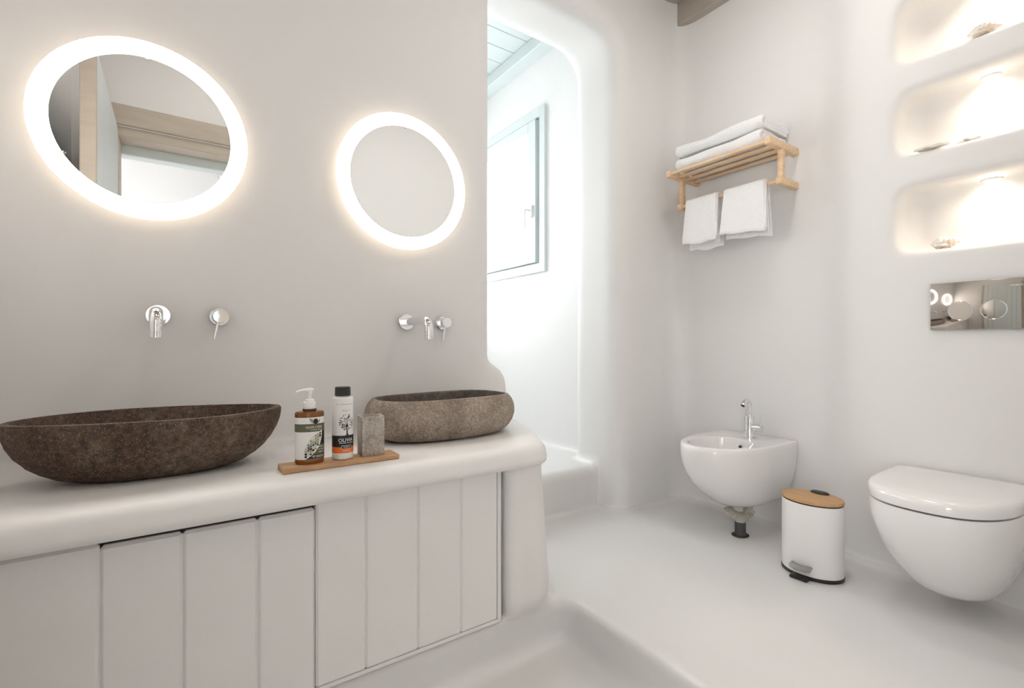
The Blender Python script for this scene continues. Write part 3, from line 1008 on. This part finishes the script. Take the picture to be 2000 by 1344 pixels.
# --- stone tumbler
tu = empty('stone_tumbler', 'square grey rough stone tumbler on the wooden board', 'tumbler', (0.4365, 1.311, BT), math.radians(-3))
def sqring(h, z, rad, n=6, jit=0.0):
    o = []
    for k_, (sx_, sy_) in enumerate(((1, 1), (-1, 1), (-1, -1), (1, -1))):
        for i in range(n + 1):
            a = PI / 2 * k_ + PI / 2 * i / n
            o.append((sx_ * (h - rad) + rad * math.cos(a), (sy_ * (h - rad) + rad * math.sin(a)) * 0.86, z))
    return o
rs = [sqring(0.0292, 0, 0.0015), sqring(0.030, 0.0010, 0.0018), sqring(0.0300, 0.05, 0.0018), sqring(0.030, 0.1042, 0.0018), sqring(0.0292, 0.105, 0.0015),
      sqring(0.0242, 0.105, 0.0015), sqring(0.0236, 0.104, 0.0015), sqring(0.0230, 0.02, 0.0015)]
rings('tumbler_body', rs, 'stone_sand', tu, True, True, angle=50)

# ------------------------------------------------------------------ wall-hung bidet and toilet
def dshape(x_, y_, L, w, xs, n):
    """<1 inside; wall at x=0, front towards -x"""
    ax, ay = max(-x_ - xs, 0.0) / max(L - xs, 1e-6), abs(y_) / w
    return (ax ** n + ay ** n) ** (1 / n)
def d_ray(th, cx, L, w, xs, n, back=0.0):
    lo_, hi_ = 0.0, 1.0
    for _ in range(36):
        md = (lo_ + hi_) / 2
        x_, y_ = cx + md * math.cos(th), md * math.sin(th)
        if dshape(x_, y_, L, w, xs, n) < 1 and x_ < back:
            lo_ = md
        else:
            hi_ = md
    return lo_
def thetas(cx, w, n=96):
    """Ray angles with the two wall corners always at the same places in the list."""
    a = math.atan2(w, -cx)
    nb = 24
    return [a + (2 * PI - 2 * a) * i / (n - nb) for i in range(n - nb)] + [-a + 2 * a * i / nb for i in range(nb)]
def dring(z, L, w, xs, n, cx, th, back=0.0):
    out = []
    for a in th:
        r_ = d_ray(a, cx, L, w, xs, n, back)
        out.append((cx + r_ * math.cos(a), r_ * math.sin(a), z))
    return out

WRB, WRT = 2.322, 2.208
bid = empty('bidet', 'white wall-hung ceramic bidet with chrome tap', 'bidet', (WRB, 1.270, 0))
secs = [(0.420, 0.485, 0.176, 0.20, 2.1), (0.4185, 0.492, 0.181, 0.20, 2.1), (0.413, 0.497, 0.184, 0.20, 2.1), (0.40, 0.499, 0.185, 0.20, 2.1), (0.37, 0.497, 0.185, 0.20, 2.1),
        (0.33, 0.488, 0.183, 0.20, 2.1), (0.29, 0.470, 0.178, 0.20, 2.1), (0.25, 0.442, 0.170, 0.19, 2.1), (0.21, 0.402, 0.158, 0.17, 2.1), (0.175, 0.355, 0.143, 0.15, 2.1),
        (0.148, 0.315, 0.125, 0.13, 2.1), (0.132, 0.285, 0.105, 0.12, 2.1), (0.124, 0.255, 0.08, 0.11, 2.1)]
outer = [dring(s_[0], s_[1], s_[2], s_[3], s_[4], -0.16, thetas(-0.16, s_[2])) for s_ in secs]
rings('body', outer, 'porcelain', bid, False, True, angle=60)
thb = thetas(-0.16, 0.176)
hole_c, ha, hb = (-0.315, 0.0), 0.145, 0.125
def hole_ring(z, k_, sh=0.0):
    o = []
    for a in thb:
        r_ = d_ray(a, -0.16, 0.485, 0.176, 0.20, 2.1)
        px, py = -0.16 + r_ * math.cos(a), r_ * math.sin(a)
        b_ = math.atan2((py - hole_c[1]) / hb, (px - hole_c[0]) / ha)
        o.append((hole_c[0] + sh + ha * k_ * math.cos(b_), hole_c[1] + hb * k_ * math.sin(b_), z))
    return o
rings('rim', [outer[0], hole_ring(0.4202, 1.06), hole_ring(0.4195, 1.02), hole_ring(0.416, 0.99)], 'porcelain', bid, False, False, angle=60)
rings('bowl', [hole_ring(0.416, 0.99), hole_ring(0.40, 0.965), hole_ring(0.37, 0.92), hole_ring(0.335, 0.82), hole_ring(0.31, 0.62), hole_ring(0.30, 0.3), hole_ring(0.298, 0.02)], 'porcelain', bid, False, True, angle=60)
ov = lathe('overflow', [(0.0, 0.0), (0.0125, 0.0), (0.0125, -0.004), (0.0085, -0.004), (0.008, -0.002), (0.0, -0.0015)], 'chrome', bid, 24, 'X', c=(-0.183, -0.025, 0.385))
lathe('overflow_hole', [(0.0, -0.0025), (0.0078, -0.0025), (0.0078, -0.003), (0.0, -0.003)], 'hole_shade', ov, 20, 'X', c=(-0.183, -0.025, 0.385))  # dark disc drawn as the hole's shaded depth
bt = empty('bidet_tap', 'chrome single-lever tap standing on the bidet rim', 'tap', (WRB - 0.100, 1.252, 0.4208))
lathe('tap_body', [(0.0, 0.0), (0.0265, 0.0), (0.0265, 0.004), (0.0222, 0.006), (0.0218, 0.100), (0.020, 0.102), (0.0, 0.102)], 'chrome', bt, 32)
pts = [(0.003, 0, 0.098), (0.003, 0, 0.142)] + arc((-0.021, 0, 0.152), 0.024, 0.0, math.radians(140), 12, (1, 0, 0), (0, 0, 1))
sp = tube('tap_spout', pts, 0.0108, 'chrome', bt, 20, angle=60)
e_ = Vector(pts[-1])
dn = (Vector(pts[-1]) - Vector(pts[-2])).normalized()
tube('nozzle', [e_, e_ + dn * 0.006, e_ + dn * 0.022], [0.0118, 0.0128, 0.0118], 'chrome', sp, 20)
tube('nozzle_tip', [e_ + dn * 0.0218, e_ + dn * 0.0228], [0.0085, 0.0085], 'black_plastic', sp, 16)
kn = tube('tap_knob', [(0, -0.012, 0.048), (0, -0.034, 0.048), (0, -0.0345, 0.048), (0, -0.060, 0.048)], [0.0155, 0.0155, 0.0185, 0.0185], 'chrome', bt, 28)
tube('lever', [(0, -0.05, 0.058), (0.004, -0.062, 0.085), (0.008, -0.070, 0.105)], [0.0034, 0.0034, 0.0034], 'chrome', kn, 12)

dp = empty('drain_pipe', 'dark pipe with pale ribbed hose rising from the floor under the bidet', 'pipe', (2.088, 1.218, 0))
lathe('pipe', [(0.0, 0.0), (0.0235, 0.0), (0.0235, 0.062), (0.0, 0.062)], 'pipe_grey', dp, 32)
lathe('floor_hole_disc', [(0.0, 0.0008), (0.037, 0.0008), (0.040, 0.0022), (0.037, 0.0035), (0.0, 0.0030)], 'hole_shade', dp, 40, sy=0.9)  # flat dark disc in place of the shaded floor hole
hp = []
ctrl = [Vector(p) for p in ((-0.044, 0.029, 0.122), (-0.040, 0.026, 0.106), (-0.018, 0.012, 0.088), (0.006, -0.004, 0.082), (0.028, -0.018, 0.092), (0.036, -0.024, 0.108), (0.022, -0.014, 0.122))]
def catmull(c, n):
    o = []
    for i in range(len(c) - 1):
        p0_, p1_, p2_, p3_ = c[max(i - 1, 0)], c[i], c[i + 1], c[min(i + 2, len(c) - 1)]
        for j in range(n):
            t = j / n
            o.append(0.5 * ((2 * p1_) + (-p0_ + p2_) * t + (2 * p0_ - 5 * p1_ + 4 * p2_ - p3_) * t * t + (-p0_ + 3 * p1_ - 3 * p2_ + p3_) * t ** 3))
    o.append(c[-1])
    return o
hp = catmull(ctrl, 10)
tube('ribbed_hose', hp, [0.0185 + 0.0036 * math.sin(i * PI / 2) for i in range(len(hp))], 'hose_grey', dp, 24, angle=70)
lathe('hose_sleeve', [(0.0, 0.055), (0.0205, 0.055), (0.0225, 0.066), (0.018, 0.085), (0.0, 0.085)], 'hose_grey', dp, 28)

toi = empty('toilet', 'white wall-hung ceramic toilet with closed lid under the steel flush plate', 'toilet', (WRT, 0.487, 0))
secs = [(0.3760, 0.452, 0.176, 0.19, 2.5), (0.3755, 0.458, 0.179, 0.19, 2.5), (0.36, 0.460, 0.180, 0.19, 2.5), (0.325, 0.453, 0.178, 0.19, 2.5), (0.285, 0.436, 0.173, 0.185, 2.45), (0.24, 0.408, 0.164, 0.18, 2.4),
        (0.20, 0.376, 0.155, 0.17, 2.35), (0.16, 0.340, 0.143, 0.15, 2.3), (0.125, 0.306, 0.130, 0.13, 2.2), (0.095, 0.272, 0.115, 0.12, 2.2), (0.075, 0.240, 0.098, 0.11, 2.1), (0.064, 0.21, 0.075, 0.10, 2.1)]
rings('bowl', [dring(s_[0], s_[1], s_[2], s_[3], s_[4], -0.16, thetas(-0.16, s_[2])) for s_ in secs], 'porcelain', toi, True, True, angle=60)
rings('seat_gap', [dring(z_, 0.448, 0.173, 0.19, 2.5, -0.16, thetas(-0.16, 0.173), -0.02) for z_ in (0.3755, 0.3815)], 'gap_shade', toi)  # dark filler painted as the shade between bowl and lid
ls = [(0.3805, 0.455, 0.178), (0.3815, 0.460, 0.181), (0.385, 0.4625, 0.1825), (0.405, 0.4625, 0.1825), (0.4135, 0.459, 0.181), (0.4185, 0.450, 0.176), (0.4205, 0.43, 0.165), (0.4215, 0.36, 0.13)]
rings('lid', [dring(z_, L_, w_, 0.19, 2.5, -0.16, thetas(-0.16, w_), -0.012 - (0.0 if i < 6 else 0.02 * (i - 5))) for i, (z_, L_, w_) in enumerate(ls)], 'porcelain', toi, True, True, angle=60)

# ------------------------------------------------------------------ flush plate
fp = empty('flush_plate', 'polished steel double-button flush plate on the wall above the toilet', 'flush plate', (2.2045, 0.455, 0.990))
box('plate', (-0.009, -0.121, -0.081), (-0.001, 0.121, 0.081), 'plate_steel', fp, 0.0012, 2)
for yb in (0.041, -0.041):
    rings('button_ring', [[(h_, yb + r_ * math.cos(2 * PI * j / 48), -0.017 + r_ * math.sin(2 * PI * j / 48)) for j in range(48)]
                          for r_, h_ in ((0.0325, -0.0088), (0.0325, -0.0115), (0.0315, -0.0122), (0.0305, -0.0115), (0.0305, -0.0088))], 'chrome', fp, False, False)
    bt_ = []
    for k_ in range(9):
        t = k_ / 8
        r_ = 0.0302 * t
        bt_.append((max(r_, 1e-5), -0.0098 - 0.0016 * t * t if yb > 0 else -0.0122 + 0.0022 * t * t))
    lathe('button', bt_, 'plate_steel', fp, 48, 'X', c=(0, yb, -0.017))
tv, tf = text_mesh('GEBERIT', 0.0085)
me = bpy.data.meshes.new('maker_lettering')
me.from_pydata([(-0.0093, -p[0] * 1.25 - 0.098, p[1] + 0.058) for p in tv], [], tf)
link('maker_lettering', me, 'etched_grey', fp)

# ------------------------------------------------------------------ pedal bin
pbn = empty('pedal_bin', 'white oval pedal bin with bamboo lid standing on the floor', 'bin', (1.975, 0.868, 0))
AX, AY = 0.083, 0.1035
def oval(z, k_=1.0, dx=0.0, n=72, sharp=2.0):
    return [(dx + AX * k_ * math.copysign(abs(math.cos(2 * PI * j / n)) ** (2 / sharp), math.cos(2 * PI * j / n)),
             AY * k_ * math.copysign(abs(math.sin(2 * PI * j / n)) ** (2 / sharp), math.sin(2 * PI * j / n)), z) for j in range(n)]
rings('base_ring', [oval(0.0, 1.0), oval(0.002, 1.02), oval(0.011, 1.02), oval(0.013, 1.0)], 'black_plastic', pbn)
rings('bin_body', [oval(0.0125, 0.995), oval(0.014, 1.003), oval(0.268, 1.003), oval(0.270, 0.995)], 'bin_white', pbn)
ld = rings('lid', [oval(0.2745, 0.99), oval(0.276, 1.01), oval(0.283, 1.012), oval(0.2855, 1.0)], 'bamboo', pbn)
rings('lid_seal', [oval(0.2695, 0.985), oval(0.2748, 0.985)], 'black_plastic', ld)
hc = []
for z_, k_ in ((0.2850, 1.0), (0.2885, 1.0), (0.2915, 0.88), (0.2925, 0.6)):
    ring = []
    for j in range(36):
        a = 2 * PI * j / 36
        ring.append((0.064 + 0.020 * k_ * math.cos(a) * (1.0 if math.cos(a) < 0 else 0.9), 0.033 * k_ * math.sin(a), z_))
    hc.append(ring)
rings('hinge_cover', hc, 'black_plastic', pbn)
box('pedal_foot', (-0.112, -0.030, 0.001), (-0.070, 0.030, 0.010), 'black_plastic', pbn, 0.002, 2)
pd = []
for i in range(13):
    t = -1 + i / 6
    yy_ = 0.036 * t
    xx = -0.118 + 0.016 * t * t
    pd.append([(xx - 0.004, yy_, 0.044), (xx + 0.028, yy_, 0.050), (xx + 0.028, yy_, 0.045), (xx + 0.002, yy_, 0.035)])
ped = rings('pedal', pd, 'pedal_steel', pbn, True, True)
tube('pedal_arm', [(-0.10, 0.0, 0.034), (-0.085, 0, 0.026), (-0.07, 0, 0.024)], 0.005, 'chrome', ped, 10)

# ------------------------------------------------------------------ towel rack
rk = empty('towel_rack', 'pine wall rack holding folded and hanging white towels', 'rack', (2.328, 1.345, 1.58))
ox, oy, oz = 2.328, 1.345, 1.58
def rbx(name, x0, x1, y0, y1, z0, z1, p=rk, b=0.0025):
    return box(name, (x0 - ox, y0 - oy, z0 - oz), (x1 - ox, y1 - oy, z1 - oz), 'pine', p, b, 2)
for yc in (1.090, 1.600):
    rbx('side_rail', 2.075, 2.326, yc - 0.0125, yc + 0.0125, 1.715, 1.748)
    rbx('upright', 2.180, 2.206, yc - 0.011, yc + 0.011, 1.592, 1.716)
    rbx('lower_arm', 2.168, 2.326, yc - 0.0125, yc + 0.0125, 1.563, 1.593)
for xs_, w_, z_ in ((2.082, 0.020, 1.726), (2.142, 0.022, 1.722), (2.212, 0.022, 1.722), (2.282, 0.022, 1.722)):
    rbx('slat', xs_, xs_ + w_, 1.102, 1.588, z_, z_ + 0.013)
tube('towel_bar', [(2.182 - ox, 1.100 - oy, 1.579 - oz), (2.182 - ox, 1.59 - oy, 1.579 - oz)], 0.0085, 'pine', rk, 16)

def strip_path(path, thick):
    """Closed outline of a thick strip that follows a 2D path."""
    n = len(path)
    L_, R_ = [], []
    for i in range(n):
        a = path[max(i - 1, 0)]
        b = path[min(i + 1, n - 1)]
        dx, dz = b[0] - a[0], b[1] - a[1]
        l = math.hypot(dx, dz) or 1
        L_.append((path[i][0] - dz / l * thick / 2, path[i][1] + dx / l * thick / 2))
        R_.append((path[i][0] + dz / l * thick / 2, path[i][1] - dx / l * thick / 2))
    c = path[-1]
    d_ = (path[-1][0] - path[-2][0], path[-1][1] - path[-2][1])
    l = math.hypot(*d_) or 1
    end = (c[0] + d_[0] / l * thick * 0.4, c[1] + d_[1] / l * thick * 0.4)
    c = path[0]
    d0 = (path[0][0] - path[1][0], path[0][1] - path[1][1])
    l = math.hypot(*d0) or 1
    start = (c[0] + d0[0] / l * thick * 0.4, c[1] + d0[1] / l * thick * 0.4)
    return L_ + [end] + R_[::-1] + [start]

def seg(a, b, n):
    return [(a[0] + (b[0] - a[0]) * i / n, a[1] + (b[1] - a[1]) * i / n) for i in range(n)]
def uturn(c, r, a0, a1, n=8):
    return [(c[0] + r * math.cos(a0 + (a1 - a0) * i / n), c[1] + r * math.sin(a0 + (a1 - a0) * i / n)) for i in range(n + 1)]

def folded_towel(label, y0, y1, x_front, x_back, z0, t, seed, sag=0.0):
    """Sheet folded into four layers with the round fold to the front (-x)."""
    rnd = random.Random(seed)
    zc = z0 + 2 * t
    Rb, Rs = 1.5 * t, 0.5 * t
    xf = x_front + 2 * t
    path = seg((x_back - 0.008, z0 + 0.5 * t), (xf, z0 + 0.5 * t), 14)
    path += uturn((xf, zc), Rb, -PI / 2, -3 * PI / 2, 12)
    path += seg((xf, zc + Rb), (x_back - t, zc + Rb), 14)[1:]
    path += uturn((x_back - t, zc + t), 0.5 * t, PI / 2, -PI / 2, 6)
    path += seg((x_back - t, zc + 0.5 * t), (xf + 0.004, zc + 0.5 * t), 12)[1:]
    path += uturn((xf + 0.004, zc), Rs, PI / 2, 3 * PI / 2, 6)
    path += seg((xf + 0.004, zc - 0.5 * t), (x_back - 0.003, zc - 0.5 * t), 12)[1:] + [(x_back - 0.003, zc - 0.5 * t)]
    o = strip_path(path, t * 0.93)
    ny = 26
    rs = []
    ph = [rnd.uniform(0, 6) for _ in range(6)]
    for i in range(ny + 1):
        u = i / ny
        yv = y0 + (y1 - y0) * u
        ring = []
        for (px, pz) in o:
            hgt = (pz - z0) / (4 * t)
            dz = hgt * (0.004 * math.sin(5 * u + ph[0]) + 0.003 * math.sin(11 * u + ph[1] + px * 20)) + 0.0015 * math.sin(px * 60 + ph[2] + 7 * u)
            if u < 0.06 or u > 0.94:
                e = 1 - min(u, 1 - u) / 0.06
                dz -= 0.0012 * e * e * hgt
            dx = 0.002 * math.sin(9 * u + ph[3] + pz * 90)
            ring.append((px + dx, yv + 0.0025 * math.sin(pz * 160 + ph[4] + px * 8), max(pz + dz, z0 + 0.0003)))
        rs.append(ring)
    xm, ym = (x_front + x_back) / 2, (y0 + y1) / 2
    rs = [[(p[0] - xm, p[1] - ym, p[2] - z0) for p in r_] for r_ in rs]
    ob = rings('bath_towel', rs, 'towel', None, True, True, loc=(xm, ym, z0), angle=70)
    return tag(ob, label, 'towel', 'towels folded on the rack')
folded_towel('lower of two folded white towels stacked on the pine rack', 1.128, 1.562, 2.086, 2.318, 1.7400, 0.0150, 3)
folded_towel('upper of two folded white towels stacked on the pine rack', 1.122, 1.565, 2.090, 2.318, 1.8085, 0.0142, 8)

def hanging_towel(label, ya, yb, zf, zb, seed, flare=0.012, skew=0.0):
    """A towel folded lengthwise, hung over the bar: layers wrap the bar; front hem at zf, back hem at zb."""
    rnd = random.Random(seed)
    xb, zbar, rb = 2.182, 1.579, 0.0095
    root = empty('hand_towel', label, 'towel', (xb, (ya + yb) / 2, zbar), 0, 'towels hanging on the rack bar')
    for li, (r_, zfl, zbl, shift, nm) in enumerate(((rb + 0.0045, zf + 0.010, zb + 0.004, 0.006, 'inner_fold'), (rb + 0.0125, zf, zb, 0.0, 'outer_fold'))):
        path = seg((xb - r_ - 0.014 + li * 0.0, zfl), (xb - r_, zbar - 0.02), 16)
        path += seg((xb - r_, zbar - 0.02), (xb - r_, zbar), 3)
        path += uturn((xb, zbar), r_, PI, 0, 10)
        path += seg((xb + r_, zbar - 0.002), (xb + r_ + 0.010, zbl), 16) + [(xb + r_ + 0.010, zbl)]
        o = strip_path(path, 0.0075)
        ny = 30
        rs = []
        ph = [rnd.uniform(0, 6) for _ in range(5)]
        for i in range(ny + 1):
            u = i / ny * 2 - 1
            ring = []
            for (px, pz) in o:
                dpt = max(0.0, (zbar - pz) / (zbar - zf))
                side = -1 if px < xb else 1
                hw = (yb - ya) / 2 * (1 + flare * 8 * dpt * (1 if side < 0 else 0.5))
                yv = (ya + yb) / 2 + u * hw + shift * side + skew * dpt
                bul = (0.007 * math.sin(2.2 * u + ph[0]) + 0.004 * math.sin(5.5 * u + ph[1] + 2 * dpt)) * dpt
                dz = (0.006 * math.sin(1.6 * u + ph[2]) + 0.0025 * math.sin(5 * u + ph[3])) * dpt
                ring.append((px + bul - xb, yv - (ya + yb) / 2, pz + dz - zbar))
            rs.append(ring)
        rings(nm, rs, 'towel', root, True, True, angle=70)
    return root
hanging_towel('white hand towel hanging on the rack bar, farther from the wall niches', 1.385, 1.552, 1.372, 1.350, 4)
hanging_towel('white hand towel hanging on the rack bar, nearer the wall niches', 1.150, 1.342, 1.375, 1.362, 9)

# ------------------------------------------------------------------ niche lights and shells
for i, (z0, z1) in enumerate(NICHES):
    lab = ('recessed warm spotlight in the top of the lowest wall niche', 'recessed warm spotlight in the top of the middle wall niche',
           'recessed warm spotlight in the top of the uppermost wall niche')[i]
    sp_ = empty('niche_spotlight', lab, 'spotlight', (2.306, 0.440, z1 - 0.003), 0, 'spotlights in the wall niches')
    rings('spot_ring', [[(r_ * math.cos(2 * PI * j / 32), r_ * math.sin(2 * PI * j / 32), h_) for j in range(32)]
                        for r_, h_ in ((0.0208, -0.002), (0.030, -0.002), (0.030, -0.006), (0.027, -0.009), (0.0208, -0.009), (0.0208, -0.002))], 'white_plastic', sp_, False, False)
    lathe('spot_lens', [(0.0, -0.003), (0.0205, -0.003), (0.0205, -0.005), (0.0, -0.005)], 'spot_lens', sp_, 24)
    L_ = bpy.data.lights.new('niche_spot', 'SPOT')
    L_.energy = 1.25
    L_.color = (1.0, 0.84, 0.64)
    L_.spot_size = math.radians(150)
    L_.spot_blend = 1.0
    L_.shadow_soft_size = 0.018
    lo_ = bpy.data.objects.new('niche_spot', L_)
    COL.objects.link(lo_)
    lo_.parent = sp_
    lo_.location = (0, 0, -0.010)

def whelk(name, label, loc, rotz, L, R, ribs, tilt, spike=0.25, knob=True):
    r = empty(name, label, 'seashell', loc, rotz)
    n, k_ = 44, 40
    rs = []
    for i in range(n + 1):
        t = i / n
        prof = (math.sin(PI * min(t * 1.02, 1)) ** 0.8) * (1.0 - 0.62 * t) * 1.45
        wave = 1 + 0.10 * math.sin(2 * PI * t * 7) * (1 if t > 0.35 else 0.2)
        ring = []
        for j in range(k_):
            a = 2 * PI * j / k_
            sp__ = 1 + spike * max(0, math.cos(ribs * a + 9 * t)) ** 4 * (0.4 + 0.6 * math.sin(PI * t))
            rad = max(R * prof * wave * sp__, 0.0005)
            ring.append((L * (t - 0.5), rad * math.cos(a), max(R * 1.02 + rad * math.sin(a), 0.0005)))
        rs.append(ring)
    rings('spire', rs, 'shell', r, True, True, angle=80)
    # flared lip
    lip = []
    for i in range(14):
        t = i / 13
        a = -0.6 + 1.9 * t
        w_ = 0.5 * R * math.sin(PI * t) ** 0.6 + 0.002
        x_ = -L * 0.34 + L * 0.40 * t
        lip.append([(x_, -R * 0.9 - w_ * 0.6, R * 0.55 + w_ * 0.5), (x_, -R * 0.95 - w_, R * 0.35), (x_ + 0.002, -R * 0.55, R * 0.15), (x_ + 0.002, -R * 0.5, R * 0.5)])
    rings('lip', lip, 'shell', r, True, True, angle=60)
    if knob:
        for (kx, kz, kr) in ((0.02, 1.9, 0.007), (-0.18, 1.95, 0.005), (0.17, 1.65, 0.005)):
            lathe('knob', [(0.0, -0.006), (kr, -0.006), (kr * 0.9, 0.002), (kr * 0.5, 0.007), (0.0, 0.009)], 'shell', r, 14, c=(kx * L, 0, R * kz))
    return r
whelk('conch_shell', 'pale knobbly conch shell in the lowest wall niche', (2.262, 0.548, 1.2015), math.radians(-80), 0.090, 0.0195, 5, 0)
whelk('spiny_shell', 'pale spiny seashell under the spotlight of the uppermost wall niche', (2.250, 0.445, 1.9035), math.radians(-80), 0.092, 0.0165, 7, 0, 0.55, False)
# flat pieces in the middle niche
fl = []
rnd = random.Random(4)
for z_, k_ in ((0.0, 0.9), (0.003, 1.0), (0.009, 0.95), (0.011, 0.7)):
    ring = []
    for j in range(40):
        a = 2 * PI * j / 40
        rr = 1 + 0.12 * math.sin(3 * a + 1) + 0.07 * math.sin(7 * a)
        ring.append((0.020 * rr * k_ * math.cos(a), 0.046 * rr * k_ * math.sin(a), z_ + (0.001 * math.sin(5 * a))))
    fl.append(ring)
tag(rings('coral_piece', fl, 'coral_white', None, loc=(2.235, 0.585, 1.5625), rotz=0.05), 'flat grey piece of coral lying at the end of the middle niche', 'coral')
# small starfish under the middle spotlight
st = []
for z_, k_ in ((0.0, 0.95), (0.004, 1.0), (0.008, 0.75), (0.011, 0.3)):
    ring = []
    for j in range(50):
        a = 2 * PI * j / 50
        rr = 0.016 + 0.022 * max(0, math.cos(5 * a / 1.0) * 0.5 + 0.5) ** 1.6
        ring.append((rr * k_ * math.cos(a), rr * k_ * math.sin(a), z_))
    st.append(ring)
tag(rings('starfish', st, 'coral_white', None, loc=(2.262, 0.485, 1.562), rotz=0.4, angle=60), 'small bleached starfish in the bright middle niche', 'starfish')
